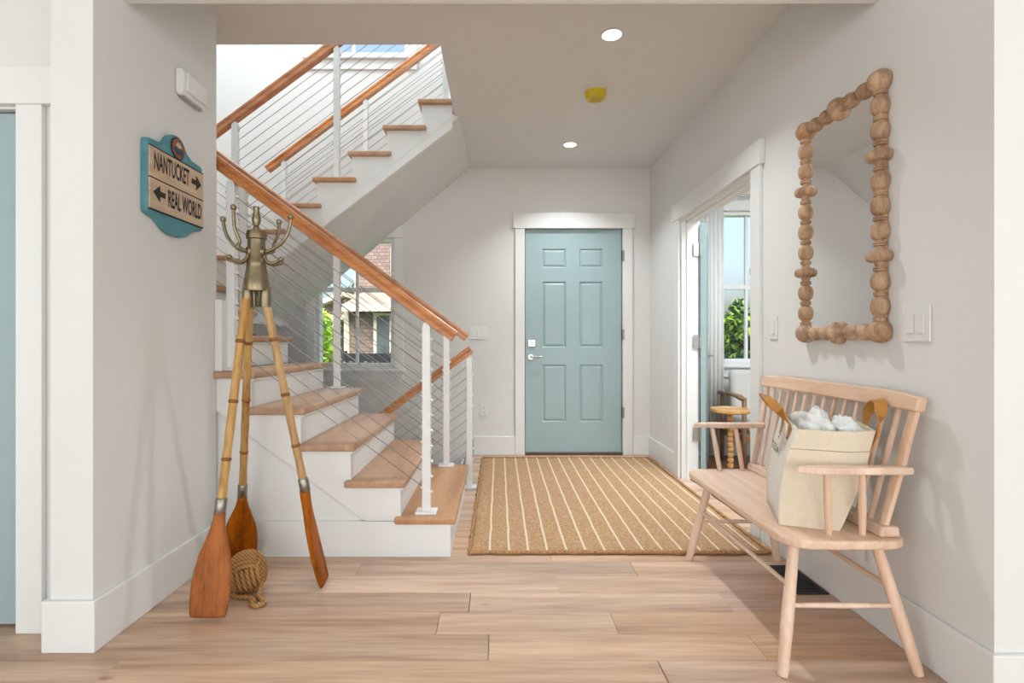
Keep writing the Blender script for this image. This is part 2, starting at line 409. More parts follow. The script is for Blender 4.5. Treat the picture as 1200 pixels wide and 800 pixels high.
structure(box('ceiling_upper', 'ceiling', (-3.1, 1.5, 2.72, D + .14, 5.4, 5.5)), 'upper floor ceiling above the stairs', 'ceiling')
pit = MB().box(-2.9, -.30, 3.66, 3.72, -1.6, 0).box(-.30, -.24, 3.72, D, -1.6, -.018).box(-3.0, -.24, 3.66, D, -1.7, -1.6)
structure(pit.build('wall_basement', 'wall'), 'white walls of the basement stairwell below floor', 'wall')

# ---- baseboards
BH = .175
def baseboard(name, mb, label): structure(mb.build(name, 'trim', bevel=.004), label, 'baseboard')
baseboard('baseboard_left', MB().prism([(XL, ST - .02), (XL + .018, ST - .02), (XL + .018, 1.769), (XL - .163, 1.769), (XL - .163, 1.88), (XL - .145, 1.88), (XL - .145, 1.787), (XL, 1.787)], 'Z', 0, BH), 'tall white baseboard along the left wall')
baseboard('baseboard_right', MB().prism([(XR, 2.775), (XR - .018, 2.775), (XR - .018, 1.464), (3.19, 1.464), (3.19, 1.482), (XR, 1.482)], 'Z', 0, BH).box(XR - .018, XR, 4.15, D, 0, BH), 'tall white baseboard along the right wall')
baseboard('baseboard_back', MB().box(-.24, .149, D - .018, D, 0, BH).box(1.24, XR - .018, D - .018, D, 0, BH), 'tall white baseboard beside the front door')
baseboard('baseboard_side_room', MB().box(1.53, 4.5, D - .018, D, 0, BH), 'white baseboard in the side room')

# ---- window builder
def window(name, x0, x1, z0, z1, label, vbars, hbars, casing=.09, sill=True, low=None):
    w = thing(name, label, 'window', ((x0 + x1) / 2, D, z0), kind='structure')
    fr = MB(); t = .035
    for a in ((x0, x0 + t, z0, z1), (x1 - t, x1, z0, z1), (x0 + t, x1 - t, z0, z0 + t), (x0 + t, x1 - t, z1 - t, z1)):
        fr.box(a[0], a[1], D + .01, D + .10, a[2], a[3])
    fr.build('window_frame', 'trim', w, .004)
    xs = [x0 + t] + list(vbars) + [x1 - t]; zs = [z0 + t] + list(hbars) + [z1 - t]
    for x in vbars: box('muntin', 'trim', (x - .013, x + .013, D + .035, D + .065, z0 + t, z1 - t), w, .003)
    for z in hbars: box('muntin', 'trim', (x0 + t, x1 - t, D + .03, D + .07, z - .02, z + .02), w, .003)
    for a, b2 in zip(xs, xs[1:]):
        for c, d in zip(zs, zs[1:]):
            box('pane', 'glass', (a, b2, D + .048, D + .052, c, d), w)
    c = casing
    box('casing', 'trim', (x0 - c, x0, D - .02, D - .001, z0 - .02, z1), w, .004)
    box('casing', 'trim', (x1, x1 + c, D - .02, D - .001, z0 - .02, z1), w, .004)
    box('head_casing', 'trim', (x0 - c, x1 + c, D - .025, D - .001, z1, z1 + .11), w, .004)
    if sill:
        box('window_sill', 'trim', (x0 - c - .02, x1 + c + .02, D - .05, D - .001, z0 - .045, z0 - .02), w, .004)
        box('apron', 'trim', (x0 - c, x1 + c, D - .018, D - .001, z0 - .135, z0 - .045), w, .003)
    return w
s = D / K
window('window_1', *LW, 'white framed window under the stairs showing a shingled house', [(417 - VX) * s], [H + (VY - 339) * s])
window('window_2', *UW, 'upper stairwell window at the top edge of the picture', [(413 - VX) * s], [4.35])
w3 = window('window_3', *RW, 'tall side room window with sky and green tree', [(877 - VX) * s], [H + (VY - 336) * s], casing=.1)
box('latch', 'nickel', (2.345, 2.36, D + .0, D + .03, 1.68, 1.74), w3, .003)

# ---- front door
d1 = thing('door_1', 'pale blue six-panel front door with lever handle', 'door', (.69, D, 0), kind='structure')
s = D / K
fx0, fx1 = .247, 1.140; fz0, fz1 = .024, 2.10; DY = D + .012
cols = [(635.5, 663.5), (679, 707)]; rows = [(291, 313.5), (329.6, 407), (427, 494.5)]
pan = [((c[0] - VX) * s, (c[1] - VX) * s, H + (VY - r[1]) * s, H + (VY - r[0]) * s) for r in rows for c in cols]
lf = holes(MB(), 'Y', DY, DY + .014, fx0, fx1, fz0, fz1, pan).box(fx0, fx1, DY + .014, DY + .044, fz0, fz1)
lf.build('door_leaf', 'teal', d1)
for (a, b2, c, d) in pan:
    p = MB(); e = .012; i = .03
    r0 = [(a, DY + .001, c), (b2, DY + .001, c), (b2, DY + .001, d), (a, DY + .001, d)]
    r1 = [(a + e, DY + .0125, c + e), (b2 - e, DY + .0125, c + e), (b2 - e, DY + .0125, d - e), (a + e, DY + .0125, d - e)]
    r2 = [(a + i, DY + .003, c + i), (b2 - i, DY + .003, c + i), (b2 - i, DY + .003, d - i), (a + i, DY + .003, d - i)]
    p.rings([r0, r1, r2], cap=False); p.add(r2, [(0, 1, 2, 3)])
    p.build('panel', 'teal', d1)
cas = MB()
box('casing', 'trim', (.149, .239, D - .022, D - .001, 0, 2.107), d1, .003)
box('casing', 'trim', (1.148, 1.238, D - .022, D - .001, 0, 2.107), d1, .003)
box('head_casing', 'trim', (.128, 1.26, D - .032, D - .001, 2.107, 2.25), d1, .003)
box('threshold', 'threshold', (.239, 1.148, D - .012, D + .12, 0, .022), d1, .004)
MB().box(.2391, .2465, D + .03, D + .06, .022, 2.107).box(1.1405, 1.1479, D + .03, D + .06, .022, 2.107).box(.239, 1.148, D + .03, D + .06, 2.1005, 2.1065).build('gap_shade', 'shadow_gap', d1)  # dark filler strips: shade of the gap around the leaf put into colour
lv = MB().lathe([(0, .03), (.008, .03), (.012, .026)], at(622, 418, DY), (0, -1, 0)).lathe([(0.008, .011), (.05, .011)], at(622, 418, DY), (0, -1, 0))
p0 = at(622, 418, DY) + Vector((0, -.05, 0)); lv.tube([p0 - Vector((.008, 0, 0)), p0 + Vector((.03, -.004, 0)), p0 + Vector((.11, .004, 0))], [.011, .009, .007])
lv.build('lever_handle', 'nickel', d1, smooth='auto')
db = at(623, 402, DY)
MB().box(db.x - .035, db.x + .035, DY - .012, DY, db.z - .033, db.z + .033).box(db.x - .014, db.x + .014, DY - .026, DY - .012, db.z - .005, db.z + .005).build('deadbolt', 'nickel', d1, .004)
for v in (300, 392, 483):
    p = at(730, v, D)
    MB().box(p.x - .008, p.x + .01, D - .022, D + .02, p.z - .05, p.z + .05).lathe([(-.05, .008), (.05, .008)], (p.x, D - .022, p.z)).build('hinge', 'steel', d1)

# ---- far left closet door
d2 = thing('door_2', 'pale blue door partly cut by the left edge', 'door', (-2.14, 1.92, 0), kind='structure')
box('door_leaf', 'teal', (-2.525, -1.756, 1.93, 1.965, .012, 1.90), d2, .003)
box('casing', 'trim', (-1.75, -1.655, 1.888, 1.909, 0, 1.915), d2, .003)
box('casing', 'trim', (-2.63, -2.53, 1.888, 1.909, 0, 1.915), d2, .003)
box('head_casing', 'trim', (-2.66, -1.553, 1.882, 1.909, 1.915, 2.05), d2, .003)
box('jamb', 'trim', (-1.7555, -1.752, 1.966, 2.02, 0, 1.905), d2)
box('gap_shade', 'shadow_gap', (-2.53, -1.75, 1.945, 1.96, 1.901, 1.907), d2)  # dark filler painting the shade in the gap above the leaf
for v in (194, 414, 637):
    p = at(30, v, 1.93); MB().box(-1.757, -1.747, 1.915, 1.935, p.z - .045, p.z + .045).lathe([(-.045, .007), (.045, .007)], (-1.752, 1.916, p.z)).build('hinge', 'steel', d2)

# ---- side doorway casing, jambs and open door
t2 = thing('trim_2', 'white casing around the side room doorway', 'door casing', (XR, 3.46, 0), kind='structure')
cx0, cx1 = XR - .022, XR - .001
box('casing', 'trim', (cx0, cx1, 2.78, 2.88, 0, 2.0), t2, .003)
box('casing', 'trim', (cx0, cx1, 4.04, 4.14, 0, 2.0), t2, .003)
box('head_casing', 'trim', (XR - .032, cx1, 2.76, 4.16, 2.0, 2.13), t2, .003)
box('jamb', 'trim', (XR, XR + .125, 2.88, 2.90, 0, 2.0), t2)
box('jamb', 'trim', (XR, XR + .125, 4.02, 4.04, 0, 2.0), t2)
box('head_jamb', 'trim', (XR, XR + .125, 2.90, 4.02, 1.98, 2.0), t2)
box('door_stop', 'trim', (XR + .035, XR + .07, 4.008, 4.02, 0, 1.98), t2)
box('door_stop', 'trim', (XR + .035, XR + .07, 2.90, 4.02, 1.968, 1.98), t2)
for sgn, xx in ((-1, XR + .125),):
    box('casing', 'trim', (xx + .001, xx + .02, 4.04, 4.13, 0, 2.0), t2)
    box('head_casing', 'trim', (xx + .001, xx + .025, 2.78, 4.15, 2.0, 2.12), t2)
d3 = thing('door_3', 'open pale blue side room door seen edge on', 'door', (XR + .13, 4.02, 0), kind='structure')
hx, hy = XR + .137, 4.0
dirv = Vector((.43, 1, 0)).normalized(); nrm = Vector((dirv.y, -dirv.x, 0))
def obox(mb, o, du, dv, u0, u1, v0, v1, z0, z1):
    o = Vector(o); P = lambda u, v, z: o + du * u + dv * v + Vector((0, 0, z))
    mb.add([P(u0, v0, z0), P(u1, v0, z0), P(u1, v1, z0), P(u0, v1, z0), P(u0, v0, z1), P(u1, v0, z1), P(u1, v1, z1), P(u0, v1, z1)],
           [(3, 2, 1, 0), (4, 5, 6, 7), (0, 1, 5, 4), (1, 2, 6, 5), (2, 3, 7, 6), (3, 0, 4, 7)]); return mb
obox(MB(), (hx, hy, 0), dirv, nrm, 0, .74, 0, .038, .015, 1.965).build('door_leaf', 'teal', d3, .002)
for v in (292, 400, 508):
    p = at(817, v, 4.0)
    MB().box(XR + .085, hx - .001, 4.000, 4.0075, p.z - .05, p.z + .05).lathe([(-.05, .008), (.05, .008)], (hx - .004, 3.996, p.z)).build('hinge', 'steel', d3)
zh = H - 18 * 4.1 / K
hm = MB(); q = Vector((hx, hy, zh)) + dirv * .68
for sg, off in ((-1, 0), (1, .038)):
    c = q + nrm * off
    hm.lathe([(0, .026), (.008, .026)], c, nrm * sg).tube([c, c + nrm * sg * .05], .01).tube([c + nrm * sg * .05, c + nrm * sg * .05 - dirv * .1], .008)
hm.build('lever_handle', 'nickel', d3, smooth='auto')

# ================================================================== STAIRS
NX, RUN, RISE, Z1 = -.212, .245, .178, .200
f1 = thing('stair_flight', 'lower flight of oak treads and white risers climbing left', 'staircase', (-.9, 3.1, 0))
N1 = 8
tr_me = None
for n in range(1, N1):
    xn = NX - RUN * (n - 1); z = Z1 + RISE * (n - 1)
    box('tread', 'oak_tread', (max(xn - .30, -1.43) if n == 5 else xn - .30, xn, 2.538 if n < 6 else ST + .04, SB, z - .036, z), f1, .011, seg=3)
    box('riser', 'trim', (xn - .047, xn - .027, ST + .03, SB - .055, z - (RISE if n > 1 else Z1) + (.0005 if n > 1 else 0), z - .0365), f1)
    # cove under the nosing
    box('cove', 'trim' if n > 1 else 'trim', (xn - .029, xn - .012, ST - .012 if n < 6 else ST + .045, SB - .03, z - .050, z - .0365), f1, .005)
def stepped(nmax, off=0.):
    pts = []
    for n in range(1, nmax + 1):
        xr = NX - .027 - RUN * (n - 1); z = Z1 + RISE * (n - 1) - .0365
        pts += [(xr, (pts[-1][1] if pts else 0)), (xr, z)]
    return pts
xe = NX - .027 - RUN * 5
sp = stepped(5) + [(XL - .09, Z1 + RISE * 4 - .0365), (XL - .09, 0)]
MB().prism(sp, 'Y', ST + .016, ST + .03).build('side_panel', 'trim', f1)
zl = lambda x: .176 + .737 * (-.658 - x)
sk = [(p[0], max(p[1], .1765)) for p in stepped(5)] + [(XL + .001, Z1 + RISE * 4 - .0365), (XL + .001, zl(XL)), (-.658, .1765)]
MB().prism(sk, 'Y', ST - .003, ST + .0159).build('skirt_board', 'trim', f1, .0015)
box('base_panel', 'trim', (XL + .001, NX - .027, ST - .003, ST + .0159, 0, .1745), f1, .0015)
sp2 = stepped(7) + [(-2.0, Z1 + RISE * 6 - .0365), (-2.0, 0)]
MB().prism(sp2, 'Y', SB - .055, SB - .035).build('far_side_panel', 'trim', f1)
box('landing', 'oak_tread', (-2.99, NX - RUN * 7, ST + .01, D - .01, 1.40, 1.446), f1, .01)
box('landing_body', 'trim', (-2.99, NX - RUN * 7 - .03, ST + .01, D - .01, 1.2, 1.3995), f1)
bp = MB(); a = at(247, 351, 2.575)
box('wall_end_block', 'trim', (XL + .001, (264 - VX) * 2.58 / K, ST - .02, ST + .075, Z1 + RISE * 4 + .0005, 1.262), f1, .003)

UX, UZ, URUN, URISE, UY = -.582, 2.79, .251, .186, 3.75
f2 = thing('stair_flight', 'upper flight of oak treads rising right below sloped white soffit', 'staircase', (-1.2, 4.3, 1.45))
for k in range(0, 8):
    xn = UX - URUN * k; z = UZ - URISE * k
    if z < 1.47: break
    box('tread', 'oak_tread_long', (xn, min(xn + .31, -.33), UY - .03, D - .012, z - .034, z), f2, .010, seg=3)
    box('riser', 'trim', (xn + .026, xn + .046, UY + .021, D - .012, z - URISE + .0005 if k < 6 else 1.447, z - .0345), f2)
nl = lambda x: 2.626 + .763 * (x + .276)
bl = lambda x: 2.655 + .835 * (x + .285)
pts = []
for k in range(6, -1, -1):
    xn = UX - URUN * k + .026; z = UZ - URISE * k - .0345
    pts += [(xn, z - URISE if k < 6 else 1.447), (xn, z)]
pts = pts + [(-.335, UZ - .0345), (-.335, nl(-.335))] + [(-2.15, nl(-2.15)), (-2.15, 1.447)]
MB().prism(pts, 'Y', UY, UY + .02).build('side_panel', 'trim', f2)
MB().prism([(-.335, nl(-.335)), (-.335, nl(-.335) + .062), (-2.1, nl(-2.1) + .062), (-2.1, nl(-2.1))], 'Y', UY - .016, UY - .0005).build('stringer_trim', 'trim', f2, .004)
MB().prism([(-.335, nl(-.335) + .064), (-.335, nl(-.335) + .085), (-2.1, nl(-2.1) + .085), (-2.1, nl(-2.1) + .064)], 'Y', UY - .009, UY - .0005).build('stringer_bead', 'trim', f2, .004)
so = MB(); xa, xb = -.278, -2.15
so.add([(xa, UY - .0155, CE - .001), (xb, UY - .0155, nl(xb)), (xb, D - .001, bl(xb)), (xa, D - .001, CE - .001),
        (xa, UY - .0155, CE + .05), (xb, UY - .0155, nl(xb) + .03), (xb, D - .001, bl(xb) + .03), (xa, D - .001, CE + .05)],
       [(0, 1, 2, 3), (4, 5, 6, 7), (0, 1, 5, 4), (1, 2, 6, 5), (2, 3, 7, 6), (3, 0, 4, 7)])
so.build('soffit', 'ceiling', f2)
f3 = thing('stair_flight', 'basement flight descending behind the lower steps', 'staircase', (-1.0, 4.3, -1.6))
for n in range(0, 7):
    x = -.34 - .25 * n; z = -.18 * (n + 1)
    box('tread', 'oak_tread', (x - .27, x + .02, 3.73, D - .01, z - .035, z), f3, .008)
    box('riser', 'trim', (x - .0, x + .015, 3.73, D - .01, z + .0005, z + .144), f3)

# ---- railings
def rail(mb, p, q, w=.058, h=.058):
    p, q = Vector(p), Vector(q); d = (q - p).normalized(); side = Vector((0, 1, 0)); upv = side.cross(d).normalized()
    if upv.z < 0: upv = -upv
    prof = [(-.5, -.5), (.5, -.5), (.5, -.12), (.42, -.04), (.42, .05), (.5, .12), (.5, .38), (.36, .5), (-.36, .5), (-.5, .38), (-.5, .12), (-.42, .05), (-.42, -.04), (-.5, -.12)]
    mb.rings([[c + side * a * w + upv * b2 * h for a, b2 in prof] for c in (p, q)]); return mb
def railing(label, Yr, p, slope, sgn, x_end, posts, cables, ncab=11, pw=.041):
    """p=(x,z) rail centre at its low end; rail rises along sgn; posts = [(x, zbase)]; cables=[(xa,xb)]"""
    zr = lambda x: p[1] + slope * (x - p[0]) * sgn
    t = thing('cable_railing', label, 'railing', (p[0], Yr, min(b2 for _, b2 in posts)))
    rail(MB(), (p[0], Yr, p[1]), (x_end, Yr, zr(x_end))).build('handrail', 'rail_wood', t, .002)
    for x, zb in posts:
        zt = zr(x) - .052
        po = box('post', 'white_metal', (x - pw / 2, x + pw / 2, Yr - pw / 2, Yr + pw / 2, zb + .012, zt), t, .003)
        box('base_plate', 'white_metal', (x - .052, x + .052, Yr - .045, Yr + .045, zb + .0005, zb + .0115), po, .003)
        MB().lathe([(-.018, .016), (.018, .016)], (x, Yr, zt + .003), (0, 1, 0), 14).tube([(x, Yr, zt), (x, Yr, zt + .026)], .008).build('rail_bracket', 'white_metal', po, smooth='auto')
        ft = MB()
        for j in range(1, ncab + 1):
            z = zr(x) - .03 - .0765 * j
            if z < zb + .03: continue
            for sg in (-1, 1): ft.lathe([(pw / 2, .0075), (pw / 2 + .010, .007), (pw / 2 + .014, .004)], (x, Yr, z), (sg, 0, slope * sgn * sg * .6), 8)
        ft.build('cable_fittings', 'white_metal', po)['kind'] = 'stuff'
    for j in range(1, ncab + 1):
        for xa, xb in cables:
            za, zb = zr(xa) - .03 - .0765 * j, zr(xb) - .03 - .0765 * j
            MB().tube([(xa, Yr, za), (xb, Yr, zb)], .0023, 6).build('cable', 'cable', t, smooth=True)
    return t
tz = lambda n: Z1 + RISE * (n - 1)
RS = .7326
railing('near cable railing with oak handrail on the lower steps', 2.62, (-.2226, 1.083), RS, -1, -1.443, [(-.364, tz(1)), (-1.34, tz(5))], [(-.364, -1.34)])
railing('far cable railing of the lower steps, behind the near one', 3.60, (-.2226, 1.083), RS, -1, -2.15, [(-.364, tz(1)), (-1.118, tz(4)), (-1.76, tz(7))], [(-.364, -1.118), (-1.118, -1.76), (-1.76, -2.1)])
azr = 3.24 - .741 * 0
railing('near cable railing on the upper flight, white posts', 3.80, (-2.25, 3.235 - .741 * (2.25 - 1.18)), .741, 1, -.35, [(-1.92, UZ - 6 * URISE), (-1.18, UZ - 3 * URISE), (-.39, UZ)], [(-1.92, -1.18), (-1.18, -.39)])
railing('far cable railing on the upper flight beside back wall', 4.66, (-2.07, 2.59), .748, 1, -.35, [(-1.92, UZ - 6 * URISE), (-1.19, UZ - 3 * URISE), (-.45, UZ)], [(-1.92, -1.19), (-1.19, -.45)])
bs = .74
railing('short cable railing descending to the basement, beside rug', 3.78, (-1.75, 1.0 - bs * 1.546), bs, 1, -.204, [(-1.55, -.18 * 5), (-.216, 0)], [(-1.55, -.216)])

# ================================================================== OBJECTS
# ---- rug
RX0, RX1, RY0, RY1 = -.147, 1.345, 2.59, 4.70
rug = thing('rug', 'woven jute rug with thin cream stripes before the front door', 'rug', ((RX0 + RX1) / 2, (RY0 + RY1) / 2, 0))
nx, ny = 60, 84; vs = []; fs = []
for j in range(ny + 1):
    for i in range(nx + 1):
        x = RX0 + (RX1 - RX0) * i / nx; y = RY0 + (RY1 - RY0) * j / ny
        e = min(i, nx - i, j, ny - j)
        if e == 0:
            q = noise.noise(Vector((x * 9, y * 9, 1))) * .008
            x += q if i in (0, nx) else 0; y += q if j in (0, ny) else 0
        z = .003 if e == 0 else .0135 + .0015 * noise.noise(Vector((x * 20, y * 20, 3)))
        vs.append((x, y, z)); 
for j in range(ny):
    for i in range(nx):
        a = j * (nx + 1) + i; fs.append((a, a + 1, a + nx + 2, a + nx + 1))
MB().add(vs, fs).build('weave', 'jute', rug, smooth=True)
def rope_edge(a, b2, name='edge_binding'):
    a, b2 = Vector(a), Vector(b2); L = (b2 - a).length; n = int(L / .012); pth = []; rad = []
    for i in range(n + 1):
        p = a.lerp(b2, i / n); p += Vector((noise.noise(p * 30), noise.noise(p * 30 + Vector((9, 0, 0))), 0)) * .007
        p.z = .0125; pth.append(p); rad.append(.0095 + .004 * noise.noise(p * 110))
    MB().tube(pth, rad, 7).build(name, 'jute_edge', rug, smooth=True)
rope_edge((RX0, RY0, 0), (RX1, RY0, 0)); rope_edge((RX0, RY1, 0), (RX1, RY1, 0)); rope_edge((RX0, RY0, 0), (RX0, RY1, 0)); rope_edge((RX1, RY0, 0), (RX1, RY1, 0))
for i in range(15):
    x = -.047 + .0956 * i
    if x > RX1 - .03: break
    pth = []; n = 60
    st = MB(); v2 = []; f2_ = []
    for j in range(n + 1):
        y = RY0 + .012 + (RY1 - RY0 - .024) * j / n; dx = .003 * noise.noise(Vector((x * 5, y * 6, 7)))
        for o_ in (-.0055, .0055): v2.append((x + dx + o_, y, .0172))
    f2_ = [(2 * j, 2 * j + 1, 2 * j + 3, 2 * j + 2) for j in range(n)]
    st.add(v2, f2_)
    st.add([(p[0], p[1], .012) for p in v2], [f[::-1] for f in f2_])
    st.build('stripe', 'stripe', rug)

# ---- oar coat rack
AP = Vector((-1.03, 2.22, 0))
rk = thing('coat_rack', 'oar coat rack of three bamboo oars with brass hook head', 'coat rack', (AP.x, AP.y, 0))
zhd = H + 55 * 2.22 / K
def oar(top, foot, ferr_t, wdir, curve=0., bw=.075, thick=.013):
    top, foot = Vector(top), Vector(foot); L = (foot - top).length; d = (foot - top) / L
    nrm_ = d.cross(Vector(wdir)).normalized()
    tf = ferr_t; 
    pt = lambda t: top + d * (L * t)
    # bamboo shaft
    n = 24; path = [pt(tf * i / n) for i in range(n + 1)]
    rad = [.0165 + .0008 * math.sin(i * 1.7) for i in range(n + 1)]
    sh = MB().tube(path, rad, 12).build('shaft', 'bamboo', rk, smooth='auto')
    for t in (tf * .22, tf * .52, tf * .80):
        MB().tube([pt(t) - d * .008, pt(t) - d * .002, pt(t) + d * .002, pt(t) + d * .008], [.0168, .0192, .0192, .0168], 12).build('node', 'bamboo_node', sh, smooth=True)
    MB().tube([pt(tf - .012), pt(tf - .008), pt(tf + .035), pt(tf + .038)], [.019, .0215, .0215, .019], 14).build('ferrule', 'pewter', rk, smooth='auto')
    # blade
    ts = [tf + .03, tf + .06, tf + .12, tf + .18, tf + .24, .80, .87, .94, .985, 1.0]
    ts = [tf + .03 + (1 - tf - .03) * q for q in (0, .08, .18, .3, .42, .55, .7, .85, .97, 1)]
    ws = [.020, .021, .030, .046, .062, .072, .077, .076, .070, .064]
    th = [.020, .020, .018, .016, .0145, .013, .012, .011, .010, .009]
    pth = [pt(t) + nrm_ * curve * (((t - tf) / (1 - tf)) ** 2 - ((t - tf) / (1 - tf))) for t in ts]
    k = bw / .077
    MB().sweep(pth, wdir, [w * (k if i > 1 else 1) for i, w in enumerate(ws)], th, 16).build('blade', 'blade_wood', rk, smooth=True)
pA = at(243, 727, 1.98); pA.z = .012
pB = at(281, 657, 2.50); pB.z = .012
pC = at(380, 684, 2.275); pC.z = .012
oar(at(288, 350, 2.185), pA, .66, (.98, .1, .1))
oar(at(293, 350, 2.25), pB, .70, (.97, .25, 0))
oar(at(311, 350, 2.22), pC, .64, (-.07, 1, 0), curve=.035, bw=.07)
hd = Vector((AP.x - .002, AP.y, 0)); zz = lambda v: H + (VY - v) * 2.22 / K
MB().lathe([(zz(341), .052), (zz(338), .054), (zz(330), .050), (zz(315), .041), (zz(310), .0385), (zz(308), .040), (zz(306), .0365), (zz(281), .035), (zz(280), .041), (zz(275), .041), (zz(271), .037), (zz(270), .010)], hd, seg=28).build('head', 'brass', rk, smooth='auto')
MB().lathe([(zz(270), .012), (zz(267), .015), (zz(265), .010), (zz(259), .018), (zz(255), .017), (zz(246), .0105), (zz(244.5), .013), (zz(242), .012), (zz(241.5), .004)], hd, seg=18).build('finial', 'brass', rk, smooth='auto')
for c in (at(290, 350, 2.20), at(297, 350, 2.25), at(311, 350, 2.22)):
    MB().lathe([(-.035, .024), (.012, .022), (.045, .020)], c, (0, 0, 1), 14).build('socket', 'brass', rk, smooth='auto')
def hook(ang, reach=.145, rise=.16):
    d = Vector((math.cos(ang), math.sin(ang), 0)); o = hd + Vector((0, 0, zz(295)))
    arm = [(.032, 0), (.05, .001), (.075, .012), (reach * .74, .036), (reach * .91, .075), (reach * .985, .115), (reach, rise)]
    def smooth_(pts):
        out = []
        for i in range(len(pts) - 1):
            p0 = pts[max(i - 1, 0)]; p1 = pts[i]; p2 = pts[i + 1]; p3 = pts[min(i + 2, len(pts) - 1)]
            for t in (0, .25, .5, .75):
                out.append(tuple(.5 * ((2 * p1[k]) + (-p0[k] + p2[k]) * t + (2 * p0[k] - 5 * p1[k] + 4 * p2[k] - p3[k]) * t * t + (-p0[k] + 3 * p1[k] - 3 * p2[k] + p3[k]) * t ** 3) for k in (0, 1)))
        return out + [pts[-1]]
    low = [(.034, -.008), (.040, -.030), (.055, -.046), (.078, -.048), (.098, -.040), (.108, -.034)]
    mb = MB()
    for pl, tip in ((arm, .0115), (low, .010)):
        P = [o + d * a + Vector((0, 0, b2)) for a, b2 in smooth_(pl)]
        mb.tube(P, .0068, 10)
        e = P[-1]; ax = (P[-1] - P[-2]).normalized()
        mb.lathe([(-.010, .007), (-.006, tip), (.006, tip), (.012, .006)], e, ax, 12)
    mb.lathe([(-.006, .022), (.004, .022), (.010, .016)], o + d * .03, d, 14)
    mb.build('hook', 'brass', rk, smooth='auto')
for a, rch, rs0 in ((186, .135, .135), (226, .092, .172), (50, .10, .144), (-5, .152, .145)): hook(R(a), rch, rs0)

# ---- monkey fist doorstop
C = Vector((-1.07, 2.215, .083)); RB = .066
fist = thing('rope_doorstop', 'monkey fist rope ball doorstop beside the oars', 'doorstop', (C.x, C.y, 0))
MB().lathe([(-RB, .001)] + [(RB * math.sin(a), RB * math.cos(a)) for a in [R(q) for q in range(-80, 81, 16)]] + [(RB, .001)], C, seg=18).build('core', 'rope', fist, smooth=True)
wr_ = MB(); rot = Matrix.Rotation(R(24), 3, 'Z') @ Matrix.Rotation(R(18), 3, 'X') @ Matrix.Rotation(R(-12), 3, 'Y')
for ax in range(3):
    u = Vector([1 if i == ax else 0 for i in range(3)]); v = Vector([1 if i == (ax + 1) % 3 else 0 for i in range(3)]); w = Vector([1 if i == (ax + 2) % 3 else 0 for i in range(3)])
    for sgn in (1, -1):
        for r_ in range(6):
            off = (r_ - 2.5) * .0185
            pth = []
            rr = math.sqrt(max(.072 ** 2 - off * off * .55, .001))
            for q in range(-4, 5):
                a = R(q * 11.5)
                pth.append(C + rot @ (w * off + (u * sgn) * (rr * math.cos(a)) + v * (rr * math.sin(a))))
            wr_.tube(pth, .0092, 8)
wr_.build('rope_wrap', 'rope', fist, smooth=True)
e0 = C + Vector((.058, -.02, -.03))
lp = [C + Vector((-.06, -.04, -.072)), C + Vector((.0, -.075, -.073)), C + Vector((.05, -.078, -.073)), C + Vector((.075, -.10, -.073)), C + Vector((.085, -.135, -.073)), C + Vector((.115, -.15, -.073)), C + Vector((.13, -.125, -.073)), C + Vector((.108, -.098, -.073)), C + Vector((.08, -.07, -.071)), C + Vector((.075, -.03, -.045)), C + Vector((.07, .0, -.01))]
MB().tube(lp, .0095, 8).build('rope_tail', 'rope', fist, smooth=True)
MB().lathe([(0, .012), (.006, .012), (.009, .008)], C + Vector((.108, -.125, -.076)), (0, 0, 1), 14).build('rivet', 'pewter', fist, smooth='auto')
MB().tube([C + Vector((.085, -.115, -.076)), C + Vector((.108, -.122, -.076)), C + Vector((.125, -.118, -.076))], .008, 8).build('rope_eye', 'rope', fist, smooth=True)

# ---- wall sign
sg = thing('wall_sign', 'teal wooden direction sign reading NANTUCKET and REAL WORLD', 'sign', (XL, 2.19, 1.52))
sy0, sy1, sz0, sz1 = 2.02, 2.392, 1.563, 1.852; cy = (sy0 + sy1) / 2
def outline(grow=0.):
    P = [(sy0 - grow, sz0), (sy0 - grow, sz1 - .01), (sy0 + .01, sz1 + grow), (cy - .11, sz1 + .004 + grow)]
    P += [(cy - .075, sz1 + .02 + grow), (cy - .06, sz1 + .035)]
    for a in range(150, 29, -15): P.append((cy + .062 * math.cos(R(a)), sz1 + .018 + (.055 + grow) * math.sin(R(a))))
    P += [(cy + .06, sz1 + .035), (cy + .075, sz1 + .02 + grow), (cy + .11, sz1 + .004 + grow), (sy1 - .01, sz1 + grow), (sy1 + grow, sz1 - .01)]
    P += [(sy1 + grow, sz0), (sy1 - .02, sz0 - .008), (cy + .12, sz0 - .018), (cy + .07, sz0 - .05 - grow), (cy + .03, sz0 - .062 - grow), (cy - .03, sz0 - .062 - grow), (cy - .07, sz0 - .05 - grow), (cy - .12, sz0 - .018), (sy0 + .02, sz0 - .008)]
    return P
MB().prism(outline(), 'X', XL + .001, XL + .030).build('board', 'sign_teal', sg, .004)
fxp = XL + .030
zb0, zb1 = sz0 + .012, sz1 - .03; zm = (zb0 + zb1) / 2
for a, b2 in ((zb0, zm), (zm, zb1)):
    pl = box('plank', 'sign_wood', (fxp, fxp + .006, sy0 + .004, sy1 - .004, a + .002, b2 - .002), sg, .001)
for z in (zb0, zm, zb1): box('groove', 'sign_ink', (fxp, fxp + .0066, sy0 + .004, sy1 - .004, z - .0025, z + .0025), sg)
lx = fxp + .0062
tm = MB(); text_mesh(tm, 'NANTUCKET', (lx, sy0 + .028, zm + .035), (0, 1, 0), (0, 0, 1), .072, .232, .022)
tm.build('lettering', 'sign_ink', sg)
tm = MB(); text_mesh(tm, 'REAL WORLD', (lx, sy0 + .115, zb0 + .032), (0, 1, 0), (0, 0, 1), .072, .236, .022)
tm.build('lettering', 'sign_ink', sg)
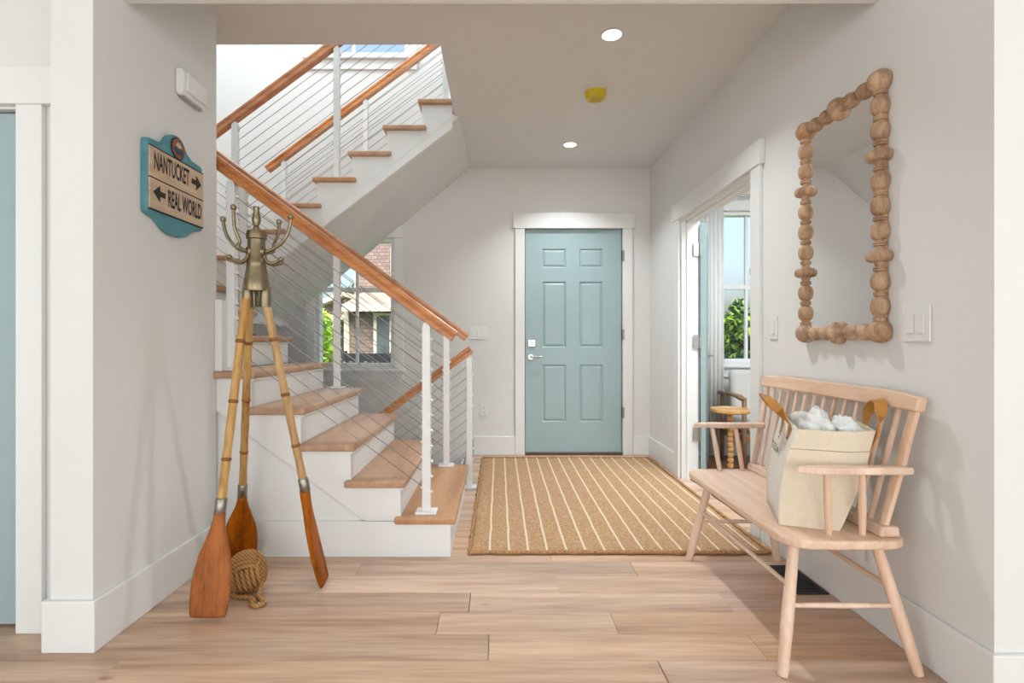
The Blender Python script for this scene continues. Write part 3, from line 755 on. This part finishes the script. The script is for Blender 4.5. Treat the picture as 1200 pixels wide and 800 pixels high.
def arrow(y0, y1, z, h=.032):
    d = 1 if y1 > y0 else -1; m_ = y1 - d * .04
    return MB().prism([(y0, z - .011), (m_, z - .011), (m_, z - h), (y1, z), (m_, z + h), (m_, z + .011), (y0, z + .011)], 'X', lx - .0005, lx + .0012)
arrow(sy0 + .278, sy0 + .352, zm + .066).build('arrow', 'sign_ink', sg)
arrow(sy0 + .098, sy0 + .024, zb0 + .070).build('arrow', 'sign_ink', sg)
ec = (fxp, cy, sz1 + .018)
em = MB().lathe([(0, .046), (.004, .046), (.005, .044)], ec, (1, 0, 0), 28).build('emblem', 'sign_ink', sg)
MB().lathe([(.004, .041), (.0062, .041)], ec, (1, 0, 0), 28).build('emblem_ring', 'sign_rust', em)
MB().prism([(cy - .033, sz1 + .012), (cy - .02, sz1 - .008), (cy + .02, sz1 - .008), (cy + .033, sz1 + .012), (cy + .02, sz1 + .022), (cy, sz1 + .016), (cy - .02, sz1 + .024)], 'X', fxp + .005, fxp + .0072).build('emblem_sea', 'sign_navy', em)
MB().prism([(cy - .02, sz1 + .026), (cy, sz1 + .020), (cy + .022, sz1 + .026), (cy + .01, sz1 + .042), (cy - .008, sz1 + .044)], 'X', fxp + .005, fxp + .0072).build('emblem_hill', 'sign_wood', em)

# ---- wall device above the sign
el = thing('wall_sensor', 'white plastic wall chime box above the sign', 'chime', (XL, 2.28, 2.05))
y0, y1 = 2.235, 2.415; z0, z1 = 2.115, 2.235
MB().prism([(XL + .001, z0 + .012), (XL + .001, z1), (XL + .034, z1 - .006), (XL + .042, z1 - .03), (XL + .036, z0 + .012), (XL + .018, z0)], 'Y', y0, y1).build('housing', 'white_plastic', el, .008)
box('front_cover', 'white_plastic', (XL + .036, XL + .047, y0 + .02, y1 - .012, z0 + .02, z1 - .016), el, .006)
box('vent', 'steel', (XL + .012, XL + .03, y0 + .02, y1 - .02, z0 - .003, z0 + .006), el)

# ---- mirror
def flat_back(mb):
    for v in mb.v: v.x = min(v.x, XR - .003)
    return mb
mr = thing('mirror', 'tall wall mirror in a turned bobbin wood frame', 'mirror', (XR, 2.11, 1.05))
my0, my1, mz0, mz1 = 1.897, 2.358, 1.093, 2.003; mx_ = XR - .021
box('backing', 'mirror_wood', (XR - .016, XR - .002, my0 - .014, my1 + .014, mz0 - .014, mz1 + .014), mr)
box('glass_panel', 'mirror', (XR - .021, XR - .0165, my0, my1, mz0, mz1), mr)
def bobbin(a, b2, nsp, discs, rb, rd):
    a, b2 = Vector(a), Vector(b2); L = (b2 - a).length; ax = (b2 - a) / L; st = L / nsp; prof = []
    for i in range(nsp + 1):
        c = st * i
        if i in (0, nsp): continue
        if i in discs:
            hh = .020
            for q in (-90, -70, -45, -20, 0, 20, 45, 70, 90): prof.append((c + hh * math.sin(R(q)), rd * .45 + rd * .55 * max(math.cos(R(q)), 0) ** .6))
        else:
            hb = st * .36
            for q in (-80, -60, -40, -20, 0, 20, 40, 60, 80): prof.append((c + hb * math.sin(R(q)), rb * (.35 + .65 * math.cos(R(q)) ** .8)))
        if i < nsp - 1:
            m_ = c + st / 2
            prof += [(m_ - st * .10, rb * .48), (m_ - st * .07, rb * .72), (m_ - st * .01, rb * .72), (m_, rb * .5), (m_ + st * .01, rb * .72), (m_ + st * .07, rb * .72), (m_ + st * .10, rb * .48)]
    s0 = st * .3; prof = [(s0, rb * .5), (s0 + st * .12, rb * .72), (s0 + st * .25, rb * .72), (s0 + st * .28, rb * .5)] + [p for p in prof if s0 + st * .3 < p[0] < L - s0 - st * .3] + [(L - s0 - st * .28, rb * .5), (L - s0 - st * .25, rb * .72), (L - s0 - st * .12, rb * .72), (L - s0, rb * .5)]
    return MB().lathe(prof, a, ax, 22)
for y in (my0, my1): flat_back(bobbin((mx_, y, mz0), (mx_, y, mz1), 10, (3, 7), .031, .046)).build('frame_side', 'mirror_wood', mr, smooth='auto')
for z in (mz0, mz1): flat_back(bobbin((mx_, my0, z), (mx_, my1, z), 6, (3,), .031, .047)).build('frame_rail', 'mirror_wood_y', mr, smooth='auto')
for y in (my0, my1):
    for z in (mz0, mz1):
        flat_back(MB().lathe([(-.042, .004)] + [(.042 * math.sin(R(q)), .042 * math.cos(R(q))) for q in range(-75, 76, 15)] + [(.042, .004)], (mx_, y, z), (0, 0, 1), 22)).build('corner_ball', 'mirror_wood', mr, smooth=True)

# ---- bench
BY0, BY1 = 1.665, 2.62; SZ = .42
bn = thing('bench', 'pale wood spindle-back bench standing against the right wall', 'bench', (1.13, 2.14, 0))
def rrect(x0, x1, y0, y1, r, n=6):
    P = []
    for cx, cyy, a0 in ((x1 - r, y1 - r, 0), (x0 + r, y1 - r, 90), (x0 + r, y0 + r, 180), (x1 - r, y0 + r, 270)):
        for i in range(n + 1): P.append((cx + r * math.cos(R(a0 + 90 * i / n)), cyy + r * math.sin(R(a0 + 90 * i / n))))
    return P
MB().prism(rrect(.925, 1.335, BY0, BY1, .09), 'Z', SZ - .03, SZ).build('seat', 'bench_wood', bn, .009, seg=3)
legs = {'fn': ((.895, 1.65), (.985, 1.745)), 'bn': ((1.33, 1.655), (1.25, 1.735)), 'ff': ((.92, 2.535), (.985, 2.45)), 'bf': ((1.345, 2.525), (1.25, 2.45))}
def lp_(k, z):
    (fx, fy), (tx, ty) = legs[k]; t = z / (SZ - .03); return Vector((fx + (tx - fx) * t, fy + (ty - fy) * t, z))
for k in legs: MB().tube([lp_(k, 0), lp_(k, .02), lp_(k, .14), lp_(k, SZ - .0305)], [.015, .0165, .0195, .017], 14).build('leg', 'bench_wood_z', bn, smooth='auto')
for a, b2, za, zb in (('fn', 'bn', .20, .20), ('ff', 'bf', .20, .20), ('fn', 'ff', .255, .25), ('bn', 'bf', .255, .25)):
    p, q = lp_(a, za), lp_(b2, zb); MB().tube([p, p.lerp(q, .5), q], [.0075, .0095, .0075], 10).build('stretcher', 'bench_wood', bn, smooth='auto')
bxs, bxt = 1.262, 1.352
cr = []
n = 12
for i in range(n + 1):
    t = i / n; y = 1.672 + (2.672 - 1.672) * t; e = min(t, 1 - t)
    dz = -.012 if e < .02 else (-.004 if e < .09 else 0)
    xo = .004 * math.sin(math.pi * t)
    cr.append([(bxt - .020 + xo, y, .832), (bxt + .014 + xo, y, .828), (bxt + .024 + xo, y, .886 + dz), (bxt - .006 + xo, y, .893 + dz)])
MB().rings(cr).build('crest_rail', 'bench_wood', bn, .008, seg=3, smooth='auto')
MB().prism([(1.235, SZ + .0005), (1.305, SZ + .0005), (1.300, SZ + .035), (1.243, SZ + .035)], 'Y', BY0 + .03, BY1 - .01).build('lower_back_rail', 'bench_wood', bn, .007)
ns = 15
for i in range(ns):
    y = 1.70 + (2.635 - 1.70) * i / (ns - 1); yb = 1.725 + (2.60 - 1.725) * i / (ns - 1)
    end = i in (0, ns - 1)
    w0, w1 = (.016, .020) if end else (.0085, .0105)
    P = [Vector((bxs + .008, yb, SZ + .034)).lerp(Vector((bxt + .002, y, .834)), t) for t in (0, .3, .65, 1)]
    MB().sweep(P, (0, 1, 0), [w0, w1, w1, w0], [.010 if end else .007] * 4, 10).build('spindle', 'bench_wood_z', bn, smooth='auto')
for y, yb in ((1.695, 1.725), (2.605, 2.575)):
    arm = [(.965, y), (1.02, y - .02), (1.10, y - .026), (1.33, y - .022), (1.345, y), (1.33, y + .022), (1.10, y + .026), (1.02, y + .02)]
    MB().prism(arm, 'Z', .628, .652).build('armrest', 'bench_wood_z', bn, .006)
    for xt, xb in ((1.062, 1.088), (1.178, 1.20)):
        MB().tube([(xb, yb, SZ), ((xb + xt) / 2, (y + yb) / 2, .53), (xt, y, .6285)], [.0105, .0125, .0095], 10).build('arm_spindle', 'bench_wood_z', bn, smooth='auto')

# ---- tote bag
bg = thing('tote_bag', 'natural canvas tote bag with leather handles on the bench', 'tote bag', (1.12, 1.92, SZ))
P0 = Vector((.972, 1.812, 0)); gu = Vector((.94, -.34, 0)).normalized(); gw = Vector((.34, .94, 0)).normalized()
def bp_(u, w, z): return P0 + gu * u + gw * w + Vector((0, 0, z))
zB, zT = SZ + .001, .755
NL = 9
def ring(t, inset=0.):
    z = zB + (zT - zB) * t; bul = .018 * math.sin(math.pi * t)
    u0 = .0 + .055 * t - bul + inset; u1 = .178 + .115 * t + bul * .6 - inset; w0 = .0 + inset; w1 = .30 + .02 * t - inset
    um = u0 + (u1 - u0) * (.92 - .22 * t); fold = .045 * t
    P = []
    for q in (0, .25, .5, .75): P.append((u0, w1 + (w0 - w1) * q))
    for q in (0, .33, .66): P.append((u0 + (um - u0) * q, w0 + .004 * math.sin(q * 9)))
    P.append((um, w0)); P.append((um + (u1 - um) * .5, w0 + fold * .55)); 
    for q in (0, .33, .66): P.append((u1, w0 + fold + (w1 - w0 - fold) * q))
    P.append((u1, w1)); P.append((u0 + (u1 - u0) * .6, w1 - fold)); P.append((u0 + (u1 - u0) * .3, w1 - fold))
    res = []
    for (u, w) in P:
        k = .005 * noise.noise(Vector((u * 14, w * 14, z * 14)))
        res.append(bp_(u + k, w + k, z + (.012 * (w / .3) if t > .95 else 0)))
    return res
rs_ = [ring(i / NL) for i in range(NL + 1)]
inn = [ring(1 - i * .25 / 2 + 0, .006) for i in range(3)]
body = MB().rings(rs_ + inn, cap=True).build('body', 'canvas', bg, smooth='auto')
# white canvas main panels (left and right faces)
def face_panel(side):
    mb = MB(); vs, fs = [], []
    idx = (0, 1, 2, 3, 4) if side == 0 else (9, 10, 11, 12)
    off = gu * (-.002 if side == 0 else .002)
    for r_ in rs_: vs += [r_[i] + off for i in idx]
    n_ = len(idx)
    for i in range(NL):
        for j in range(n_ - 1): fs.append((i * n_ + j, i * n_ + j + 1, (i + 1) * n_ + j + 1, (i + 1) * n_ + j))
    o = mb.add(vs, fs).build('main_panel', 'canvas_white', bg, smooth=True)
    md = o.modifiers.new('thick', 'SOLIDIFY'); md.thickness = .0015
face_panel(0); face_panel(1)
r8 = ring(.80); hem = []
MB().tube([p + (p - bp_(.12, .15, p.z)).normalized() * .001 for p in r8], .0012, 5, closed=True).build('hem_seam', 'canvas_seam', bg)
tm = MB(); q0 = bp_(-.002, .235, .655)
text_mesh(tm, '02554', bp_(.020, .265, .640), -gw, (0, 0, 1), .036, .150, .012, .006)
tm.build('printed_number', 'print_ink', bg)
def strap(u, side, w_a, w_b, lean):
    mb = MB(); n_ = 22; rs2 = []; P = []
    zlow, ztop = zT - .075, zT + .10
    for i in range(n_ + 1):
        t = i / n_
        if t < .2: w = w_a; z = zlow + (zT + .01 - zlow) * t / .2
        elif t > .8: w = w_b; z = zlow + (zT + .01 - zlow) * (1 - t) / .2
        else:
            a = (t - .2) / .6 * math.pi; w = (w_a + w_b) / 2 - (w_b - w_a) / 2 * math.cos(a); z = zT + .01 + (ztop - zT - .01) * math.sin(a) ** .8
        ln = lean * max(0, (z - zT) / (ztop - zT)) ** 1.2
        P.append(bp_(u + side * (.005 + ln) + (.115 if side > 0 else .055) * (min(z, zT) - zT) / (zT - zB), w, z))
    for i, p in enumerate(P):
        d = (P[min(i + 1, n_)] - P[max(i - 1, 0)]).normalized()
        tt = min(i / n_, 1 - i / n_); bl_ = min(max((tt - .16) / .2, 0), 1); bl_ = bl_ * bl_ * (3 - 2 * bl_)
        sgn_ = 1 if i < n_ / 2 else -1
        w0_ = gw * sgn_ * (1 - bl_) + (gu * side + Vector((0, 0, .25))) * bl_
        ww = (w0_ - d * w0_.dot(d)).normalized(); nn = d.cross(ww)
        rs2.append([p + ww * .018 + nn * .002, p - ww * .018 + nn * .002, p - ww * .018 - nn * .002, p + ww * .018 - nn * .002])
    o = mb.rings(rs2).build('handle', 'leather', bg, .0008, smooth='auto')
    ft = MB()
    for w in (w_a, w_b):
        for z in (zlow + .008, zlow + .03): ft.lathe([(0, .004), (.003, .003)], bp_(u + side * .0075 + (.115 if side > 0 else .055) * (z - zT) / (zT - zB), w, z), gu * side, 10)
    ft.build('rivets', 'brass', o)['kind'] = 'stuff'
strap(.052, -1, .09, .235, .075); strap(.297, 1, .05, .19, .02)

# ---- cloth in the bag
def cloth(c, r, seed, name, label, mat='cloth'):
    bm = bmesh.new(); bmesh.ops.create_icosphere(bm, subdivisions=4, radius=1)
    for v in bm.verts:
        p = v.co.copy()
        k = 1.1 + .5 * noise.noise(p * 1.2 + Vector((seed, 0, 0))) - .75 * abs(noise.noise(p * 1.9 + Vector((0, seed, 0)))) + .04 * noise.noise(p * 7)
        v.co = Vector((p.x * r[0], p.y * r[1], p.z * r[2])) * k
    me = bpy.data.meshes.new(name); bm.to_mesh(me); bm.free(); me.materials.append(MATS[mat])
    for p in me.polygons: p.use_smooth = True
    o = bpy.data.objects.new(name, me); COL.objects.link(o); o.location = c; o.rotation_euler = (0, 0, R(-20))
    return o
tag(cloth(bp_(.135, .135, .745), (.060, .10, .07), 3.1, 'folded_cloth', ''), 'crumpled white cloth sticking up in the tote bag, left', 'cloth')
tag(cloth(bp_(.215, .115, .735), (.045, .09, .055), 8.4, 'folded_cloth', ''), 'crumpled white cloth beside right handle of the tote bag', 'cloth')

# ---- ceiling fixtures
def downlight(u, v, label):
    Y = (CE - H) * K / (VY - v); X = (u - VX) * Y / K
    t = thing('recessed_light', label, 'ceiling light', (X, Y, CE - .01), 'recessed ceiling lights')
    MB().lathe([(-.002, .062), (-.006, .062), (-.006, .05), (-.002, .05)], (X, Y, CE), (0, 0, 1), 32).build('trim_ring', 'white_plastic', t)
    MB().lathe([(-.0045, .049), (-.001, .049)], (X, Y, CE), (0, 0, 1), 32).build('lens', 'lamp_glow', t)
    l_ = light('recessed_light_glow', 'AREA', (X, Y, CE - .012), 10, (0, 0, 0), .09, None, (.91, .98, 1)); l_.data.spread = R(115)
downlight(717, 40, 'round recessed ceiling light nearer the viewer'); downlight(668, 169, 'round recessed ceiling light nearer the front door')
Y = (CE - H) * K / (VY - 106); X = (698 - VX) * Y / K
sd = thing('smoke_detector', 'smoke detector under a bright yellow dust cover', 'smoke detector', (X, Y, CE - .05))
MB().lathe([(-.012, .072), (-.001, .074)], (X, Y, CE), (0, 0, 1), 32).build('base', 'white_plastic', sd, smooth='auto')
MB().lathe([(-.058, .050), (-.055, .058), (-.03, .066), (-.012, .070)], (X, Y, CE), (0, 0, 1), 32).build('cover', 'yellow', sd, smooth='auto')
for i in range(5): box('grille_slot', 'yellow_grill', (X - .03 + .015 * i - .004, X - .03 + .015 * i + .004, Y - .035, Y + .035, CE - .0605, CE - .0575), sd)

# ---- switches and outlets
def plate(name, label, cat, c, axis, w, h, rockers, outlet=False):
    c = Vector(c); t = thing(name, label, cat, c)
    def bx(nm, mat, a0, a1, z0, z1, p0, p1, bev):
        if axis == 'X': d = (c.x - p1, c.x - p0, c.y + a0, c.y + a1, c.z + z0, c.z + z1)
        else: d = (c.x + a0, c.x + a1, c.y - p1, c.y - p0, c.z + z0, c.z + z1)
        return box(nm, mat, d, t, bev)
    bx('plate', 'white_plastic', -w / 2, w / 2, -h / 2, h / 2, .0005, .007, .002)
    for i in range(rockers):
        a = (i - (rockers - 1) / 2) * .046
        if outlet:
            for z in (-.02, .02):
                r_ = bx('socket', 'white_plastic', a - .016, a + .016, z - .014, z + .014, .007, .0095, .003)
                for dx in (-.006, .006): 
                    o = bx('slot', 'shadow_gap', a + dx - .0012, a + dx + .0012, z - .004, z + .006, .0095, .0098, 0)
        else: bx('rocker', 'white_plastic', a - .016, a + .016, -.033, .033, .007, .011, .002)
s = D / K
plate('light_switch', 'double light switch plate to the right of the mirror', 'light switch', (XR, (XR) * K / (1075 - VX), H + (VY - 379) * 1.755 / K), 'X', .118, .122, 2)
plate('light_switch', 'single light switch beside the side room doorway', 'light switch', (XR, XR * K / (907.5 - VX), H + (VY - 384) * 2.667 / K), 'X', .075, .118, 1)
plate('light_switch', 'wide light switch plate left of the front door', 'light switch', ((560 - VX) * s, D, H + (VY - 390) * s), 'Y', .165, .118, 3)
plate('wall_outlet', 'wall outlet left of the front door, above baseboard', 'outlet', ((567 - VX) * s, D, H + (VY - 480) * s), 'Y', .075, .118, 1, True)
plate('wall_outlet', 'wall outlet beyond the side doorway, near front door', 'outlet', (XR, XR * K / (779 - VX), H + (VY - 485) * 4.43 / K), 'X', .075, .118, 1, True)

# ---- floor register
fv = thing('floor_register', 'black metal floor vent beneath the bench', 'floor vent', (1.27, 2.33, 0))
vy0, vy1, vx0, vx1 = 2.18, 2.46, 1.245, 1.378
MB().box(vx0, vx0 + .015, vy0, vy1, .0005, .005).box(vx1 - .015, vx1, vy0, vy1, .0005, .005).box(vx0 + .015, vx1 - .015, vy0, vy0 + .015, .0005, .005).box(vx0 + .015, vx1 - .015, vy1 - .015, vy1, .0005, .005).build('frame', 'black', fv)
box('grate_base', 'black', (vx0 + .015, vx1 - .015, vy0 + .015, vy1 - .015, .0005, .0015), fv)
for i in range(12):
    y = vy0 + .028 + i * .0205; box('grate_bar', 'black', (vx0 + .015, vx1 - .015, y, y + .007, .0016, .0045), fv)

# ---- side room: chair, table, curtain
ch = thing('armchair', 'pale upholstered armchair with wood arms in the side room', 'armchair', (2.15, 4.5, 0))
MB().box(2.03, 2.58, 4.22, 4.68, .30, .43).build('seat_cushion', 'chair_fabric', ch, .04, seg=4)
MB().prism([(4.60, .42), (4.70, .42), (4.73, .80), (4.64, .81)], 'X', 2.06, 2.55).build('back_cushion', 'chair_fabric', ch, .045, seg=4)
for x in (1.99, 2.62):
    MB().sweep([(x - .05, 4.17, .598), (x - .02, 4.3, .606), (x, 4.5, .608), (x, 4.72, .60)], (1, 0, 0), [.022, .032, .030, .02], [.016] * 4, 10).build('arm', 'chair_wood', ch, smooth=True)
    for y in (4.24, 4.66):
        MB().tube([(x, y, 0), (x, y, .30), (x, y, .598)], [.014, .02, .018], 10).build('leg', 'chair_wood', ch, smooth=True)
    box('side_rail', 'chair_wood', (x - .012, x + .012, 4.25, 4.66, .235, .285), ch, .004)
for y in (4.235, 4.665): box('rail', 'chair_wood', (2.002, 2.608, y - .012, y + .012, .24, .298), ch, .004)
tb = thing('side_table', 'small round wood table with turned leg in the side room', 'side table', (1.82, 4.08, 0))
tx, ty = (856 - VX) * 4.0 / K, 4.0
MB().lathe([(.515, .135), (.522, .148), (.535, .150), (.545, .146), (.545, .125), (.538, .12), (.538, .001)], (tx, ty, 0), seg=36).build('table_top', 'table_wood', tb, smooth='auto')
pr = [(.03, .030)]
for i in range(11):
    z = .05 + i * .04; pr += [(z, .012), (z + .006, .021), (z + .02, .024), (z + .034, .021), (z + .039, .012)]
pr += [(.495, .02), (.514, .04)]
MB().lathe(pr, (tx, ty, 0), seg=18).build('turned_leg', 'table_wood', tb, smooth='auto')
MB().lathe([(0, .11), (.012, .115), (.022, .10), (.03, .03)], (tx, ty, 0), seg=30).build('base', 'table_wood', tb, smooth='auto')
cu = thing('curtain', 'white gathered curtain hanging left of side room window', 'curtain', (1.98, 4.75, .1))
vs, fs = [], []; n_ = 48
for j, z in enumerate((.04, 1.2, 2.36)):
    for i in range(n_ + 1):
        x = 1.83 + (2.05 - 1.83) * i / n_; vs.append((x, 4.765 + .011 * math.sin(i * .78) * (1.15 - .1 * j), z))
for j in range(2):
    for i in range(n_): a = j * (n_ + 1) + i; fs.append((a, a + 1, a + n_ + 2, a + n_ + 1))
o = MB().add(vs, fs).build('drape', 'curtain', cu, smooth=True); md = o.modifiers.new('thick', 'SOLIDIFY'); md.thickness = .003
MB().tube([(1.78, 4.765, 2.385), (2.95, 4.765, 2.385)], .011, 10).build('rod', 'steel', cu, smooth=True)

# ================================================================== OUTSIDE
gz = -.6
structure(box('ground', 'grass', (-400, 400, D + .3, 900, gz - .2, gz)), 'green lawn outside the windows', 'lawn')
hy = 13.0; q = hy / K
hX = lambda u: (u - VX) * q
hZ = lambda v: H + (VY - v) * q
ho = thing('house', 'neighbouring shingled house with white trim seen through the window', 'house', (hX(450), hy, gz))
MB().prism([(hX(418), gz), (hX(560), gz), (hX(560), hZ(330)), (hX(490), hZ(215)), (hX(470), hZ(215)), (hX(418), hZ(330))] if False else [(hX(418), gz), (hX(600), gz), (hX(600), hZ(225)), (hX(418), hZ(225))], 'Y', hy, hy + 6).build('wall', 'shingle', ho)
box('corner_board', 'house_trim', (hX(416), hX(420), hy - .04, hy + .02, gz, hZ(225)), ho)
box('window_trim', 'house_trim', (hX(458), hX(478), hy - .05, hy + .0, hZ(326), hZ(290)), ho)
box('window_pane', 'window_dark', (hX(461), hX(475), hy - .06, hy - .05, hZ(323), hZ(293)), ho)
MB().prism([(hy - 1.6, hZ(366)), (hy - 1.6, hZ(362)), (hy, hZ(343)), (hy, hZ(366))], 'X', hX(424), hX(520)).build('porch_roof', 'house_roof', ho)
box('porch_fascia', 'house_trim', (hX(424), hX(520), hy - 1.66, hy - 1.601, hZ(369), hZ(362)), ho)
box('bay_wall', 'shingle', (hX(424), hX(520), hy - 1.3, hy - .01, gz, hZ(367)), ho)
box('bay_corner_board', 'house_trim', (hX(422), hX(427), hy - 1.36, hy - 1.301, gz, hZ(368)), ho)
box('bay_window_trim', 'house_trim', (hX(453), hX(472), hy - 1.36, hy - 1.301, hZ(420), hZ(370)), ho)
box('bay_window_pane', 'window_dark', (hX(456.5), hX(470), hy - 1.37, hy - 1.361, hZ(418), hZ(373)), ho)
# gabled porch on the left
MB().prism([(hX(374), hZ(368)), (hX(374), hZ(364)), (hX(417), hZ(346)), (hX(436), hZ(346)), (hX(436), hZ(368))], 'Y', hy - 2.2, hy - .01).build('gable_wall', 'shingle', ho) if False else None
MB().prism([(hX(372), hZ(369)), (hX(372), hZ(364)), (hX(417), hZ(346)), (hX(417), hZ(351))], 'Y', hy - 1.1, hy + 3).build('gable_roof', 'house_trim', ho)
MB().prism([(hX(378), hZ(371)), (hX(380), hZ(366)), (hX(415), hZ(352)), (hX(415), hZ(371))], 'Y', hy - .8, hy - .7).build('gable_wall', 'shingle', ho)
box('porch_beam', 'house_trim', (hX(378), hX(416), hy - .9, hy - .7, hZ(376), hZ(371)), ho)
for u in (384.5, 406): box('porch_post', 'house_trim', (hX(u) - .06, hX(u) + .06, hy - .9, hy - .75, gz, hZ(376)), ho)
box('porch_wall', 'shingle', (hX(388), hX(416), hy + .6, hy + .7, gz, hZ(371)), ho)
box('porch_door', 'window_dark', (hX(396), hX(404), hy + .5, hy + .59, gz, hZ(378)), ho)
fn = thing('garden_fence', 'dark grey slatted fence below the neighbouring house', 'fence', (hX(430) * .7, 9.0, gz))
fX = lambda u: (u - VX) * 9.0 / K; fZ = lambda v: H + (VY - v) * 9.0 / K
box('rail', 'fence_dark', (fX(403), fX(500), 9.0, 9.05, fZ(423), fZ(414)), fn)
for i in range(11):
    u = 404 + i * 8.6; box('picket', 'fence_dark', (fX(u), fX(u + 4.5), 9.0, 9.04, gz, fZ(423) - .001), fn)
box('post', 'fence_dark', (fX(403), fX(406), 8.99, 9.06, fZ(423), fZ(411)), fn)

def foliage(name, label, c, r, nleaf, mats, size=.09, trunk=True, seed=1, cat='tree'):
    rnd = random.Random(seed); t = thing(name, label, cat, (c[0], c[1], gz))
    for mi, mt in enumerate(mats):
        mb = MB()
        for i in range(nleaf // len(mats)):
            while True:
                p = Vector((rnd.uniform(-1, 1), rnd.uniform(-1, 1), rnd.uniform(-1, 1)))
                if p.length < 1 and noise.noise(p * 3.1 + Vector((seed * 5 + mi, 0, 0))) > -.12: break
            p = Vector((c[0] + p.x * r[0], c[1] + p.y * r[1], c[2] + p.z * r[2]))
            a = Vector((rnd.uniform(-1, 1), rnd.uniform(-1, 1), rnd.uniform(-1, 1))).normalized(); b2 = a.cross(Vector((rnd.uniform(-1, 1), rnd.uniform(-1, 1), rnd.uniform(-1, 1)))).normalized()
            s_ = size * rnd.uniform(.6, 1.3)
            mb.add([p - a * s_, p + b2 * s_ * .45, p + a * s_, p - b2 * s_ * .45], [(0, 1, 2, 3)])
        o = mb.build('leaves', mt, t); o['kind'] = 'stuff'
    if trunk: MB().tube([(c[0], c[1], gz), (c[0] + .03, c[1], c[2] - r[2] * .3), (c[0] - .02, c[1], c[2] + r[2] * .4)], [.06, .05, .02], 8).build('trunk', 'bark', t)
    return t
tY = 8.0; tX = lambda u: (u - VX) * tY / K; tZ = lambda v: H + (VY - v) * tY / K
foliage('garden_tree', 'leafy green tree outside the side room window', (tX(866), tY, tZ(398)), (.26, .26, .62), 900, ['leaf_bright', 'leaf_dark'], .07, True, 3)
foliage('garden_tree', 'dark shrub at the foot of the side room window', (tX(872), tY - .6, tZ(432)), (.75, .4, .28), 900, ['leaf_dark'], .06, True, 5, 'shrub')
foliage('garden_tree', 'bright green bush left of the neighbouring porch', (-(585 - 372) * 10.6 / K, 10.6, H - 8 * 10.6 / K), (.42, .5, .8), 1300, ['leaf_bright'], .08, True, 8, 'bush')
foliage('garden_tree', 'dark green tree behind the neighbouring porch', (hX(362), hy + 4, hZ(385)), (1.1, 1.0, 1.6), 900, ['leaf_dark'], .16, True, 11)
hw = thing('garden_wall', 'low pale stone wall in the garden outside side room', 'garden wall', (tX(870), 10.5, gz))
for i in range(9): box('stone', 'hedge_wall', (2.6 + i * .52, 3.1 + i * .52, 10.5, 10.8, gz, gz + .9 + .06 * math.sin(i * 2)), hw, .04)
